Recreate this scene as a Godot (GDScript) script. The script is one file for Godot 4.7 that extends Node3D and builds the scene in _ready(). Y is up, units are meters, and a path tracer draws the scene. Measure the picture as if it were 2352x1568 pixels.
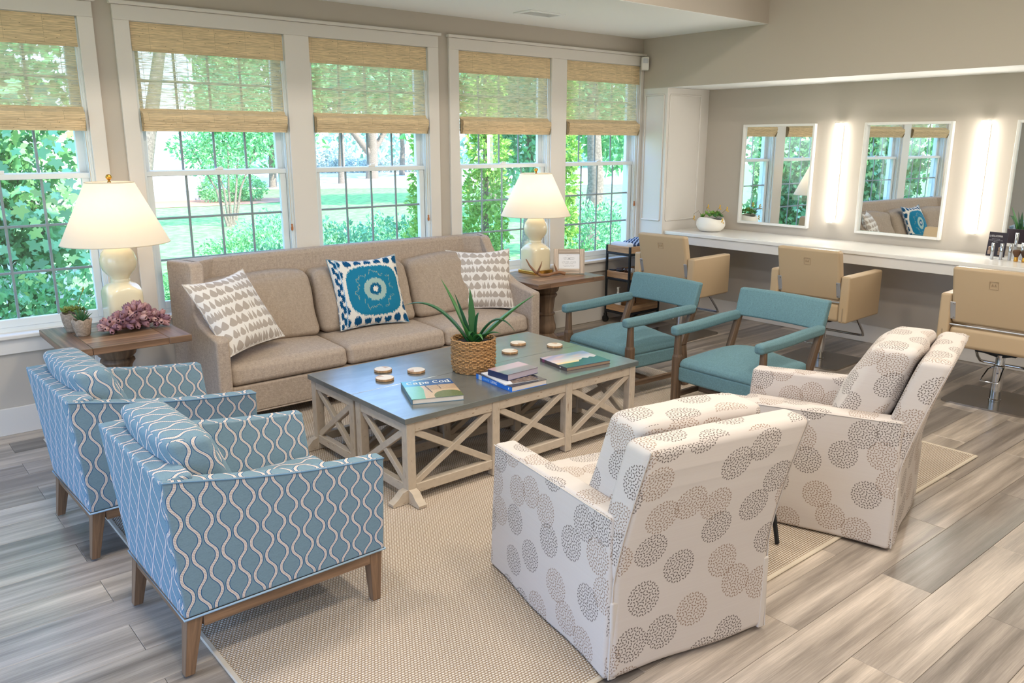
extends Node3D
# A salon sitting room: window wall at z = 0, mirror wall at x = 7.1, metres, y up.
var rng := RandomNumberGenerator.new()
var M := {}
var taken := {}

class MB:
	var v := PackedVector3Array()
	var n := PackedVector3Array()
	var t := PackedVector2Array()
	var ix := PackedInt32Array()
	func vert(p: Vector3, nn: Vector3, uv := Vector2.ZERO) -> int:
		v.append(p); n.append(nn); t.append(uv)
		return v.size() - 1
	func tri(a: int, b: int, c: int) -> void:
		var g := (v[c] - v[a]).cross(v[b] - v[a])
		if g.length_squared() < 1e-18: return
		ix.append(a)
		if g.dot(n[a] + n[b] + n[c]) < 0.0:
			ix.append(c); ix.append(b)
		else:
			ix.append(b); ix.append(c)
	func quad(a: int, b: int, c: int, d: int) -> void:
		tri(a, b, c); tri(a, c, d)
	func flat(pts: Array, nn: Vector3, uvs := []) -> void:
		var k := []
		for i in pts.size():
			k.append(vert(pts[i], nn, uvs[i] if uvs.size() else Vector2.ZERO))
		for i in range(1, pts.size() - 1): tri(k[0], k[i], k[i + 1])
	func box(c: Vector3, s: Vector3, ch := 0.003, xf := Transform3D()) -> void:
		var h := s * 0.5
		ch = minf(ch, minf(h.x, minf(h.y, h.z)) * 0.9)
		var L := 0
		if s.y > s[L]: L = 1
		if s.z > s[L]: L = 2
		for ax in 3:
			var a1 := (ax + 1) % 3
			var a2 := (ax + 2) % 3
			var uu := a1 if ax == L else L
			var vv := a2 if (ax == L or a1 == L) else a1
			for sg in [-1.0, 1.0]:
				var pts := []
				var uvs := []
				for q in [[-1, -1], [1, -1], [1, 1], [-1, 1]]:
					var p := Vector3.ZERO
					p[ax] = sg * h[ax]; p[a1] = q[0] * (h[a1] - ch); p[a2] = q[1] * (h[a2] - ch)
					pts.append(xf * (c + p))
					uvs.append(Vector2(p[uu] + c[uu], p[vv] + c[vv] + ax * 0.37 + sg * 0.11))
				var nn := Vector3.ZERO
				nn[ax] = sg
				flat(pts, (xf.basis * nn).normalized(), uvs)
			if ch <= 0.0: continue
			for s1 in [-1.0, 1.0]:
				for s2 in [-1.0, 1.0]:
					var pts := []
					var uvs := []
					for q in [[0, -1], [1, -1], [1, 1], [0, 1]]:
						var p := Vector3.ZERO
						p[ax] = q[1] * (h[ax] - ch)
						p[a1] = s1 * (h[a1] - (ch if q[0] else 0.0)); p[a2] = s2 * (h[a2] - (0.0 if q[0] else ch))
						pts.append(xf * (c + p)); uvs.append(Vector2(p[ax] + c[ax], 0.02 * q[0]))
					var nn := Vector3.ZERO
					nn[a1] = s1; nn[a2] = s2
					flat(pts, (xf.basis * nn).normalized(), uvs)
		if ch > 0.0:
			for sx in [-1.0, 1.0]:
				for sy in [-1.0, 1.0]:
					for sz in [-1.0, 1.0]:
						var g := Vector3(sx * h.x, sy * h.y, sz * h.z)
						flat([xf * (c + g - Vector3(0, sy * ch, sz * ch)), xf * (c + g - Vector3(sx * ch, 0, sz * ch)), xf * (c + g - Vector3(sx * ch, sy * ch, 0))], (xf.basis * Vector3(sx, sy, sz)).normalized())
	func bar(a: Vector3, b: Vector3, w: float, hh: float, ch := 0.003, up := Vector3.UP) -> void:
		var x := (b - a).normalized()
		var z := x.cross(up).normalized()
		var y := z.cross(x)
		box(Vector3.ZERO, Vector3(a.distance_to(b), hh, w), ch, Transform3D(Basis(x, y, z), (a + b) * 0.5))
	# A rounded block whose eight corners (bit 1 = x, 2 = y, 4 = z) may stand anywhere; bul = outward swelling of the faces x-, x+, y-, y+, z-, z+.
	func soft(c8: Array, r: float, ni := 4, bul := [0, 0, 0, 0, 0, 0], es := 3, deform = null, uvs := 1.0) -> void:
		var d := Vector3.ZERO
		for k in 4:
			d.x += (c8[k * 2 + 1] - c8[k * 2]).length() * 0.25
			var ky: int = [0, 1, 4, 5][k]
			d.y += (c8[ky + 2] - c8[ky]).length() * 0.25
			d.z += (c8[k + 4] - c8[k]).length() * 0.25
		var h := d * 0.5
		r = minf(r, minf(h.x, minf(h.y, h.z)) * 0.98)
		var co := [[], [], []]
		for ax in 3:
			for k in es: co[ax].append(-h[ax] + r * (1.0 - cos(PI * 0.5 * k / es)) if false else -h[ax] + r * k / float(es))
			for k in ni + 1: co[ax].append(-h[ax] + r + (2.0 * (h[ax] - r)) * k / float(ni))
			for k in range(1, es + 1): co[ax].append(h[ax] - r + r * k / float(es))
		for ax in 3:
			var a1 := (ax + 1) % 3
			var a2 := (ax + 2) % 3
			for sg in [-1.0, 1.0]:
				var bl: float = bul[ax * 2 + (1 if sg > 0 else 0)]
				var base := v.size()
				var w: int = (co[a2] as Array).size()
				for i in co[a1].size():
					for j in w:
						var p := Vector3.ZERO
						p[ax] = sg * h[ax]; p[a1] = co[a1][i]; p[a2] = co[a2][j]
						var inner := p.clamp(-(h - Vector3(r, r, r)), h - Vector3(r, r, r))
						var dir := (p - inner).normalized()
						var q := inner + dir * r
						var s1: float = p[a1] / h[a1]
						var s2: float = p[a2] / h[a2]
						q[ax] += sg * bl * (1.0 - s1 * s1) * (1.0 - s2 * s2)
						var nn := dir
						var fl := absf(dir[ax])
						nn[a1] += fl * bl * 2.0 * s1 / h[a1] * (1.0 - s2 * s2)
						nn[a2] += fl * bl * 2.0 * s2 / h[a2] * (1.0 - s1 * s1)
						var A := (q.x / h.x + 1.0) * 0.5
						var B := (q.y / h.y + 1.0) * 0.5
						var C := (q.z / h.z + 1.0) * 0.5
						var x00: Vector3 = c8[0].lerp(c8[1], A)
						var x10: Vector3 = c8[2].lerp(c8[3], A)
						var x01: Vector3 = c8[4].lerp(c8[5], A)
						var x11: Vector3 = c8[6].lerp(c8[7], A)
						var lo := x00.lerp(x10, B)
						var hi := x01.lerp(x11, B)
						var jx: Vector3 = ((c8[1] - c8[0]).lerp(c8[3] - c8[2], B)).lerp((c8[5] - c8[4]).lerp(c8[7] - c8[6], B), C) / d.x
						var jy := (x10 - x00).lerp(x11 - x01, C) / d.y
						var jz := (hi - lo) / d.z
						var pos := lo.lerp(hi, C)
						var nw := jy.cross(jz) * nn.x + jz.cross(jx) * nn.y + jx.cross(jy) * nn.z
						if jx.cross(jy).dot(jz) < 0.0: nw = -nw
						if deform != null: pos = deform.call(pos)
						var uv: Vector2
						if ax == 0: uv = Vector2(p.z, -p.y)
						elif ax == 1: uv = Vector2(p.x, p.z)
						else: uv = Vector2(p.x, -p.y)
						vert(pos, nw.normalized(), uv * uvs)
				for i in co[a1].size() - 1:
					for j in w - 1:
						var k: int = base + i * w + j
						quad(k, k + 1, k + w + 1, k + w)
	func sbox(c: Vector3, s: Vector3, r: float, ni := 3, bul := [0, 0, 0, 0, 0, 0], es := 2, xf := Transform3D(), deform = null) -> void:
		var c8 := []
		for k in 8: c8.append(xf * (c + s * 0.5 * Vector3(1 if k & 1 else -1, 1 if k & 2 else -1, 1 if k & 4 else -1)))
		soft(c8, r, ni, bul, es, deform)
	# pts(i, j) grid with normals from neighbours
	func grid(nu: int, nv: int, f: Callable, cu := false, cv := false, flip := false, uvf = null) -> void:
		var base := v.size()
		var P := PackedVector3Array()
		for i in nu:
			for j in nv: P.append(f.call(i, j))
		for i in nu:
			for j in nv:
				var i0 := (i - 1 + nu) % nu if cu else maxi(i - 1, 0)
				var i1 := (i + 1) % nu if cu else mini(i + 1, nu - 1)
				var j0 := (j - 1 + nv) % nv if cv else maxi(j - 1, 0)
				var j1 := (j + 1) % nv if cv else mini(j + 1, nv - 1)
				var nn := (P[i1 * nv + j] - P[i0 * nv + j]).cross(P[i * nv + j1] - P[i * nv + j0])
				if flip: nn = -nn
				if nn.length_squared() < 1e-20: nn = Vector3.UP
				vert(P[i * nv + j], nn.normalized(), uvf.call(i, j) if uvf != null else Vector2(i / float(nu - 1), j / float(nv - 1)))
		for i in (nu if cu else nu - 1):
			for j in (nv if cv else nv - 1):
				var i1 := (i + 1) % nu
				var j1 := (j + 1) % nv
				quad(base + i * nv + j, base + i * nv + j1, base + i1 * nv + j1, base + i1 * nv + j)
	# profile of (radius, height); corners sharper than 35 degrees stay sharp
	func lathe(pr: Array, segs := 24, xf := Transform3D(), sq := 0.0) -> void:
		var m := pr.size()
		for k in m - 1:
			var a: Vector2 = pr[k]
			var b: Vector2 = pr[k + 1]
			if a.distance_to(b) < 1e-6: continue
			var e := (b - a).normalized()
			var na := Vector2(e.y, -e.x)
			var n0 := na
			var n1 := na
			if k > 0:
				var e0: Vector2 = (a - pr[k - 1]).normalized()
				if e0.dot(e) > 0.8: n0 = (na + Vector2(e0.y, -e0.x)).normalized()
			if k < m - 2:
				var e2: Vector2 = (pr[k + 2] - b).normalized()
				if e2.dot(e) > 0.8: n1 = (na + Vector2(e2.y, -e2.x)).normalized()
			var base := v.size()
			for s in segs + 1:
				var th := TAU * s / segs
				var cs := Vector2(cos(th), sin(th))
				vert(xf * Vector3(cs.x * a.x, a.y, cs.y * a.x), (xf.basis * Vector3(cs.x * n0.x, n0.y, cs.y * n0.x)).normalized(), Vector2(a.y, s / float(segs)))
				vert(xf * Vector3(cs.x * b.x, b.y, cs.y * b.x), (xf.basis * Vector3(cs.x * n1.x, n1.y, cs.y * n1.x)).normalized(), Vector2(b.y, s / float(segs)))
			for s in segs:
				var q := base + s * 2
				quad(q, q + 1, q + 3, q + 2)
	func tube(pts: Array, rad, segs := 10, caps := true, closed := false) -> void:
		var m := pts.size()
		var base := v.size()
		var up := Vector3.UP
		var t0: Vector3 = (pts[1] - pts[0]).normalized()
		if absf(t0.dot(up)) > 0.95: up = Vector3.RIGHT
		var X := t0.cross(up).normalized()
		for k in m:
			var tg: Vector3
			if closed: tg = (pts[(k + 1) % m] - pts[(k - 1 + m) % m]).normalized()
			else: tg = (pts[mini(k + 1, m - 1)] - pts[maxi(k - 1, 0)]).normalized()
			X = (X - tg * X.dot(tg)).normalized()
			var Y := tg.cross(X)
			var r: float = rad[k] if rad is Array or rad is PackedFloat32Array else rad
			for s in segs:
				var th := TAU * s / segs
				var dd := X * cos(th) + Y * sin(th)
				vert(pts[k] + dd * r, dd, Vector2(k * 0.05, s / float(segs)))
		for k in (m if closed else m - 1):
			var k1 := (k + 1) % m
			for s in segs:
				var s1 := (s + 1) % segs
				quad(base + k * segs + s, base + k * segs + s1, base + k1 * segs + s1, base + k1 * segs + s)
		if caps and not closed:
			for e in [0, m - 1]:
				var nn: Vector3 = (pts[0] - pts[1]).normalized() if e == 0 else (pts[m - 1] - pts[m - 2]).normalized()
				var ring := []
				for s in segs: ring.append(v[base + e * segs + s])
				flat(ring, nn)
	# flat outline (x, y) pushed out along z by depth
	func extrude(poly: PackedVector2Array, depth: float, xf := Transform3D()) -> void:
		var idx := Geometry2D.triangulate_polygon(poly)
		for sg in [0.0, 1.0]:
			var nn := (xf.basis * Vector3(0, 0, 1 if sg > 0 else -1)).normalized()
			var b := v.size()
			for p in poly: vert(xf * Vector3(p.x, p.y, depth * sg), nn, p)
			for k in range(0, idx.size(), 3): tri(b + idx[k], b + idx[k + 1], b + idx[k + 2])
		var cw := Geometry2D.is_polygon_clockwise(poly)
		for k in poly.size():
			var p := poly[k]
			var q := poly[(k + 1) % poly.size()]
			var e := (q - p).normalized()
			var o := Vector2(e.y, -e.x) * (1.0 if not cw else -1.0)
			flat([xf * Vector3(p.x, p.y, 0), xf * Vector3(q.x, q.y, 0), xf * Vector3(q.x, q.y, depth), xf * Vector3(p.x, p.y, depth)], (xf.basis * Vector3(o.x, o.y, 0)).normalized(), [p, q, q + Vector2(0.01, 0), p + Vector2(0.01, 0)])
	func mesh() -> ArrayMesh:
		var a := []
		a.resize(Mesh.ARRAY_MAX)
		a[Mesh.ARRAY_VERTEX] = v; a[Mesh.ARRAY_NORMAL] = n; a[Mesh.ARRAY_TEX_UV] = t; a[Mesh.ARRAY_INDEX] = ix
		var m := ArrayMesh.new()
		m.add_surface_from_arrays(Mesh.PRIMITIVE_TRIANGLES, a)
		return m

func numbered(called: String) -> String:
	var k: int = taken.get(called, 0)
	taken[called] = k + 1
	return called if k == 0 else "%s_%03d" % [called, k]

func tag(o: Node3D, label: String, category := "", group := "", kind := "") -> Node3D:
	if label: o.set_meta("label", label)
	if category: o.set_meta("category", category)
	if group: o.set_meta("group", group)
	if kind: o.set_meta("kind", kind)
	return o

func thing(called: String, label: String, category: String, at := Vector3.ZERO, turn := 0.0, group := "") -> Node3D:
	var o := Node3D.new()
	o.name = numbered(called)
	add_child(o)
	o.position = at
	o.rotation.y = turn
	return tag(o, label, category, group)

func part(parent: Node3D, called: String, b, mat: Material, label := "") -> MeshInstance3D:
	var o := MeshInstance3D.new()
	o.mesh = b.mesh() if b is MB else b
	o.material_override = null
	for s in o.mesh.get_surface_count(): o.set_surface_override_material(s, mat)
	o.name = numbered(called) if parent == self else called
	o.cast_shadow = GeometryInstance3D.SHADOW_CASTING_SETTING_ON
	parent.add_child(o, true)
	if label: o.set_meta("label", label)
	return o

func solo(called: String, b, mat: Material, label: String, category: String, at := Vector3.ZERO, turn := 0.0, group := "") -> MeshInstance3D:
	var o := part(self, called, b, mat)
	o.position = at
	o.rotation.y = turn
	tag(o, label, category, group)
	return o

func struct(called: String, b = null, mat: Material = null) -> Node3D:
	var o: Node3D
	if b != null: o = part(self, called, b, mat)
	else:
		o = Node3D.new()
		o.name = numbered(called)
		add_child(o)
	o.set_meta("kind", "structure")
	return o

func copy(src: Node3D, label: String, at: Vector3, turn := 0.0, group := "") -> Node3D:
	var o: Node3D = src.duplicate()
	o.name = numbered(str(src.name).rstrip("0123456789").rstrip("_"))
	add_child(o)
	o.position = at
	o.rotation.y = turn
	return tag(o, label, "", group)

func V(x: float, y: float, z: float) -> Vector3: return Vector3(x, y, z)

func _ready() -> void:
	rng.seed = 7
	# ---- camera ----
	var cam := Camera3D.new()
	cam.name = "camera"
	cam.fov = rad_to_deg(2.0 * atan(784.0 / 1865.7))
	cam.position = V(0, 1.76386, 5.64343)
	cam.rotation_order = EULER_ORDER_YXZ
	cam.rotation = V(-0.240456, -0.699595, 0.00096)
	cam.near = 0.05
	cam.far = 400.0
	add_child(cam)
	cam.current = true
	# ---- sky, sun, exposure ----
	var sm := ProceduralSkyMaterial.new()
	sm.sky_top_color = Color(0.52, 0.72, 1.0)
	sm.sky_horizon_color = Color(0.85, 0.94, 1.0)
	sm.ground_horizon_color = Color(0.80, 0.86, 0.86)
	sm.ground_bottom_color = Color(0.55, 0.6, 0.5)
	sm.sky_energy_multiplier = 1.0
	sm.sun_angle_max = 4.0
	var env := Environment.new()
	env.background_mode = Environment.BG_SKY
	env.sky = Sky.new()
	env.sky.sky_material = sm
	env.background_energy_multiplier = 6.5
	env.tonemap_mode = Environment.TONE_MAPPER_LINEAR
	env.tonemap_exposure = 0.9
	env.sdfgi_enabled = true
	env.ssao_enabled = true
	env.ssil_enabled = true
	var we := WorldEnvironment.new()
	we.name = "world_environment"
	we.environment = env
	add_child(we)
	var sun := DirectionalLight3D.new()
	sun.name = "sun"
	sun.light_color = Color(1.0, 0.97, 0.9)
	sun.light_energy = 4.2
	sun.light_angular_distance = 1.0
	sun.shadow_enabled = true
	add_child(sun)
	sun.look_at_from_position(V(3, 12, 9), V(0, 0, -3))
	# ceiling panels of the raised ceiling, above the frame
	for x in [0.6, 2.4, 4.2]:
		for z in [2.7, 4.7, 6.7]:
			ceiling_light(V(x, 3.38, z), 3.0)
	make_materials()
	build_room()
	build_windows()
	build_outside()
	build_vanity()
	build_floor_and_rug()
	build_sofa()
	build_tables()
	build_chairs()
	build_small_things()

func ceiling_light(at: Vector3, energy: float) -> void:
	var o := thing("ceiling_light", "round white recessed light set in the raised ceiling", "ceiling light", at, 0.0, "recessed lights of the raised ceiling")
	var b := MB.new()
	b.lathe([Vector2(0.0, 0.005), Vector2(0.24, 0.005), Vector2(0.25, 0.0), Vector2(0.25, -0.012), Vector2(0.205, -0.012), Vector2(0.2, 0.0)], 28)
	part(o, "rim", b, plain(Color(0.9, 0.9, 0.9), 0.4))
	var e := MB.new()
	e.lathe([Vector2(0.0, -0.003), Vector2(0.2, -0.003)], 28)
	part(o, "diffuser", e, glow(Color(1.0, 0.93, 0.84), 2.0))
	var l := AreaLight3D.new()
	l.name = "light"
	l.area_size = Vector2(0.36, 0.36)
	l.light_color = Color(1.0, 0.96, 0.905)
	l.light_energy = energy
	l.light_size = 0.36
	l.shadow_enabled = true
	o.add_child(l)
	l.position = V(0, -0.02, 0)
	l.rotation = V(-PI / 2, 0, 0)

func plain(c: Color, rough := 0.6, metal := 0.0, spec := 0.5) -> StandardMaterial3D:
	var m := StandardMaterial3D.new()
	m.albedo_color = c
	m.roughness = rough
	m.metallic = metal
	m.metallic_specular = spec
	return m

func glow(c: Color, e: float) -> StandardMaterial3D:
	var m := plain(Color(0.9, 0.9, 0.88), 0.5)
	m.emission_enabled = true
	m.emission = c
	m.emission_energy_multiplier = e
	return m

# ---------------------------------------------------------------- materials
func img_tex(w: int, h: int, f: Callable, alpha := false) -> ImageTexture:
	var n := 4 if alpha else 3
	var d := PackedByteArray()
	d.resize(w * h * n)
	var k := 0
	for y in h:
		for x in w:
			var c: Color = f.call(x, y)
			d[k] = clampi(int(c.r * 255.0), 0, 255); d[k + 1] = clampi(int(c.g * 255.0), 0, 255); d[k + 2] = clampi(int(c.b * 255.0), 0, 255)
			if alpha: d[k + 3] = clampi(int(c.a * 255.0), 0, 255)
			k += n
	return ImageTexture.create_from_image(Image.create_from_data(w, h, false, Image.FORMAT_RGBA8 if alpha else Image.FORMAT_RGB8, d))

func noise(seed_: int, freq: float, oct := 3, type := FastNoiseLite.TYPE_SIMPLEX_SMOOTH) -> FastNoiseLite:
	var f := FastNoiseLite.new()
	f.seed = seed_
	f.frequency = freq
	f.noise_type = type
	f.fractal_octaves = oct
	return f

func grey(v: float) -> Color: return Color(v, v, v)

func texmat(tex: Texture2D, scale: Vector2, c := Color.WHITE, rough := 0.8, spec := 0.5) -> StandardMaterial3D:
	var m := plain(c, rough, 0.0, spec)
	m.albedo_texture = tex
	m.uv1_scale = V(scale.x, scale.y, 1)
	return m

func tri(m: StandardMaterial3D, scale: float, world := false) -> StandardMaterial3D:
	m.uv1_triplanar = true
	m.uv1_world_triplanar = world
	m.uv1_scale = V(scale, scale, scale)
	return m

func relief(m: StandardMaterial3D, tex: Texture2D, cm: float) -> StandardMaterial3D:
	m.heightmap_enabled = true
	m.heightmap_texture = tex
	m.heightmap_scale = cm
	return m

func h1(n: int) -> float:
	var x := (n * 73856093) ^ 0x5bd1e995
	x = (x ^ (x >> 13)) * 1274126177
	return float((x ^ (x >> 16)) & 0xffff) / 65535.0

func make_materials() -> void:
	M.wall = plain(Color(0.75, 0.715, 0.67), 0.75)
	M.trim = plain(Color(0.875, 0.855, 0.83), 0.38)
	M.ceil = plain(Color(0.96, 0.965, 0.96), 0.8)
	M.vinyl = plain(Color(0.90, 0.92, 0.92), 0.35)
	M.muntin = plain(Color(0.52, 0.58, 0.60), 0.5)
	M.white = plain(Color(0.93, 0.925, 0.91), 0.25)
	M.quartz = plain(Color(0.93, 0.92, 0.90), 0.16)
	M.black = plain(Color(0.05, 0.055, 0.06), 0.5)
	M.iron = plain(Color(0.13, 0.15, 0.17), 0.45, 0.4)
	M.chrome = plain(Color(0.82, 0.83, 0.85), 0.09, 1.0)
	M.steel = plain(Color(0.72, 0.73, 0.75), 0.38, 0.65)
	M.darkchrome = plain(Color(0.60, 0.57, 0.54), 0.2, 0.85)
	M.brass = plain(Color(0.83, 0.62, 0.28), 0.25, 1.0)
	M.cream = plain(Color(0.92, 0.87, 0.74), 0.12)
	M.cream.clearcoat_enabled = true
	M.cream.clearcoat = 0.6
	M.mirror = plain(Color(0.93, 0.95, 0.95), 0.01, 1.0)
	M.soil = plain(Color(0.16, 0.12, 0.09), 0.95)
	var gl := plain(Color(0.96, 1.0, 0.99, 0.03), 0.0)
	gl.transparency = BaseMaterial3D.TRANSPARENCY_ALPHA
	M.glass = gl
	var ac := plain(Color(0.95, 0.97, 1.0, 0.25), 0.05)
	ac.transparency = BaseMaterial3D.TRANSPARENCY_ALPHA
	M.acrylic = ac
	# linen weave, neutral, tinted by the material
	var n1 := noise(3, 0.02, 3)
	var lin := img_tex(384, 384, func(x: int, y: int) -> Color:
		var a := h1(x * 7 + (y / 9) * 131)
		var b := h1(y * 13 + (x / 14) * 517 + 9999)
		var wv := 0.5 + 0.5 * sin(x * TAU / 4.0) * sin(y * TAU / 4.0)
		return grey(0.64 + 0.15 * a + 0.15 * b + 0.09 * wv + 0.04 * n1.get_noise_2d(x, y)))
	M.linen = tri(texmat(lin, Vector2.ONE, Color(0.82, 0.745, 0.68), 0.9, 0.25), 3.6)
	M.linen_dark = tri(texmat(lin, Vector2.ONE, Color(0.79, 0.715, 0.645), 0.9, 0.25), 3.6)
	M.teal = tri(texmat(lin, Vector2.ONE, Color(0.475, 0.625, 0.66), 0.88, 0.3), 6.0)
	M.teal.rim_enabled = true
	M.teal.rim = 0.35
	M.linen.rim_enabled = true
	M.linen.rim = 0.2
	M.shade = plain(Color(0.93, 0.90, 0.855), 0.9, 0.0, 0.2)
	M.shade.backlight_enabled = true
	M.shade.backlight = Color(1.0, 0.97, 0.92)
	M.vinylhide = plain(Color(0.735, 0.64, 0.515), 0.5, 0.0, 0.4)
	# blue ogee fabric: two chain-stitched waves per repeat
	var cols := [Color(0.475, 0.58, 0.645), Color(0.86, 0.83, 0.81), Color(0.66, 0.58, 0.56), Color(0.20, 0.37, 0.54)]
	var A := 0.15
	var wave := img_tex(288, 400, func(x: int, y: int) -> Color:
		var u := x / 288.0
		var v := y / 400.0
		var s := sin(TAU * v)
		var S := s * (1.0 + 0.22 * (1.0 - s * s))
		var sl := A * TAU * cos(TAU * v) * 0.098 / 0.128
		var k := 1.0 / sqrt(1.0 + sl * sl)
		var d0 := absf(u - 0.25 - A * S) * k
		var d1 := absf(u - 0.75 + A * S) * k
		var d := minf(d0, d1)
		if d < 0.052:
			var q := fposmod((v + (u - 0.25) * 0.0) * 24.0, 1.0)
			if d < 0.040 and absf(q - 0.5) < 0.12: return cols[2]
			if absf(d - 0.016) < 0.008 and absf(q - 0.5) < 0.3: return cols[2].lerp(cols[1], 0.45)
			return cols[1]
		if d < 0.080: return cols[3]
		var f := 0.90 + 0.13 * h1(y * 31 + (x / 23) * 77) + 0.05 * h1(x * 3 + (y / 17) * 501)
		return Color(cols[0].r * f, cols[0].g * f, cols[0].b * f))
	M.wave = texmat(wave, Vector2(1.0 / 0.098, 1.0 / 0.128), Color.WHITE, 0.88, 0.25)
	# rings of little petals on off-white cotton
	var im := Image.create(1024, 1024, false, Image.FORMAT_RGB8)
	im.fill(Color(0.81, 0.775, 0.75))
	for y in 1024:
		if h1(y * 17) > 0.6:
			im.fill_rect(Rect2i(0, y, 1024, 1), Color(0.80, 0.764, 0.738))
	for x in 1024:
		if h1(x * 29 + 5) > 0.8:
			im.fill_rect(Rect2i(x, 0, 1, 1024), Color(0.805, 0.77, 0.745))
	var discs := []
	var dr := RandomNumberGenerator.new()
	dr.seed = 11
	for k in 3000:
		if discs.size() > 22: break
		var p := Vector2(dr.randf() * 1024.0, dr.randf() * 1024.0)
		var ok := true
		for q in discs:
			var dd := Vector2(absf(p.x - q[0]), absf(p.y - q[1]))
			if dd.x > 512: dd.x = 1024 - dd.x
			if dd.y > 512: dd.y = 1024 - dd.y
			if dd.length() < 146.0: ok = false
		if ok: discs.append([p.x, p.y, dr.randi() % 2])
	var px := 1024.0 / 0.76
	for dsc in discs:
		var cl: Color = [Color(0.46, 0.42, 0.40), Color(0.60, 0.52, 0.46)][dsc[2]]
		var R := 0.0605 * px
		for ring in 6:
			var rr := R * (1.0 - ring / 5.4)
			var cnt := maxi(1, int(TAU * rr / (0.0118 * px)))
			for k in cnt:
				var th := TAU * k / cnt + ring * 0.4
				var o := th + (0.75 if k % 2 else -0.75) + (PI / 2 if ring % 2 else 0.0)
				var cx: float = dsc[0] + rr * cos(th) + (h1(k + ring * 50) - 0.5) * 2.0
				var cy: float = dsc[1] + rr * sin(th) + (h1(k * 3 + ring * 70) - 0.5) * 2.0
				var L := 0.0056 * px
				var W := 0.0022 * px
				for dy in range(-9, 10):
					for dx in range(-9, 10):
						var a := dx * cos(o) + dy * sin(o)
						var b := -dx * sin(o) + dy * cos(o)
						if a * a / (L * L) + b * b / (W * W) < 1.0:
							im.set_pixel(posmod(int(cx) + dx, 1024), posmod(int(cy) + dy, 1024), cl)
	M.allium = texmat(ImageTexture.create_from_image(im), Vector2(1 / 0.76, 1 / 0.76), Color.WHITE, 0.85, 0.25)
	# wood, grain along u
	for k in 4:
		var nw := noise(20 + k, 1.0, 4)
		var nf := noise(40 + k, 1.0, 2)
		var wood := img_tex(512, 256, func(x: int, y: int) -> Color:
			var th := x / 512.0 * TAU
			var a := nw.get_noise_3d(cos(th) * 0.20, sin(th) * 0.20, y * 0.022)
			var b := nf.get_noise_3d(cos(th) * 0.9, sin(th) * 0.9, y * 0.42)
			var q := 0.82 + 0.27 * a + 0.07 * b + 0.05 * nf.get_noise_3d(cos(th) * 3.0, sin(th) * 3.0, y * 0.9 + 50.0)
			return Color(q, q * (1.0 - 0.03 * (1.0 - q)), q * (1.0 - 0.05 * (1.0 - q))))
		M["woodtex%d" % k] = wood
	M.planks = []
	for k in 12:
		var tone: float = [1.0, 0.93, 0.98, 0.80, 1.0, 0.88, 0.74, 0.97, 0.90, 1.02, 0.83, 0.95][k]
		var base := Color(0.89, 0.83, 0.765).lerp(Color(0.80, 0.75, 0.71), h1(k * 91))
		var m := texmat(M["woodtex%d" % (k % 4)], Vector2(0.62, 2.3), Color(base.r * tone, base.g * tone, base.b * tone), 0.28, 0.5)
		m.uv1_offset = V(h1(k) , h1(k + 50), 0)
		M.planks.append(m)
	M.oak = texmat(M.woodtex0, Vector2(1.6, 7.0), Color(0.60, 0.47, 0.36), 0.5)
	M.walnut = texmat(M.woodtex1, Vector2(1.5, 6.0), Color(0.53, 0.425, 0.335), 0.5)
	M.rustic = []
	for k in 4: M.rustic.append(texmat(M["woodtex%d" % k], Vector2(1.3, 5.0), [Color(0.66, 0.51, 0.40), Color(0.60, 0.46, 0.355), Color(0.70, 0.55, 0.43), Color(0.56, 0.44, 0.35)][k], 0.42))
	M.pedestal = texmat(M.woodtex2, Vector2(1.3, 2.0), Color(0.56, 0.46, 0.37), 0.6)
	M.pine = texmat(M.woodtex3, Vector2(1.2, 4.0), Color(0.83, 0.66, 0.49), 0.55)
	M.palewood = texmat(M.woodtex2, Vector2(2.0, 9.0), Color(0.90, 0.82, 0.74), 0.6)
	var nc := noise(61, 0.05, 4)
	var chalk := img_tex(256, 256, func(x: int, y: int) -> Color:
		var a := nc.get_noise_2d(x * 0.25, y * 2.2)
		var q := 0.93 + 0.05 * nc.get_noise_2d(x * 0.6, y)
		if a > 0.53: return Color(0.66, 0.585, 0.51)
		return Color(q, q * 0.985, q * 0.965))
	M.limed = texmat(chalk, Vector2(2.2, 2.2), Color(0.81, 0.76, 0.70), 0.7)
	var nz := noise(70, 0.012, 4)
	var zinc := img_tex(512, 512, func(x: int, y: int) -> Color:
		var q := 0.9 + 0.07 * nz.get_noise_2d(x * 0.5, y * 1.6) + 0.05 * nz.get_noise_2d(x * 0.6 + 900, y * 9.0)
		return Color(q * 0.97, q, q * 1.0))
	M.zinc = texmat(zinc, Vector2(1.1, 1.1), Color(0.60, 0.605, 0.60), 0.24, 0.7)
	M.zinc.metallic = 0.55
	# rug: rows of pale slugs on a brown ground
	var rug := img_tex(256, 256, func(x: int, y: int) -> Color:
		var cy := posmod(y, 32)
		var row := y / 32
		var cx := posmod(x + (16 if row % 2 else 0), 32)
		var e := pow(absf(cx - 15.5) / 14.0, 2.6) + pow(absf(cy - 15.5) / 11.5, 2.4)
		var f := 0.94 + 0.1 * h1(x * 5 + y * 977)
		var q := clampf((1.15 - e) * 2.4, 0.0, 1.0)
		var c := Color(0.60, 0.51, 0.42).lerp(Color(0.90, 0.86, 0.81), q)
		return Color(c.r * f, c.g * f, c.b * f))
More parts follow.
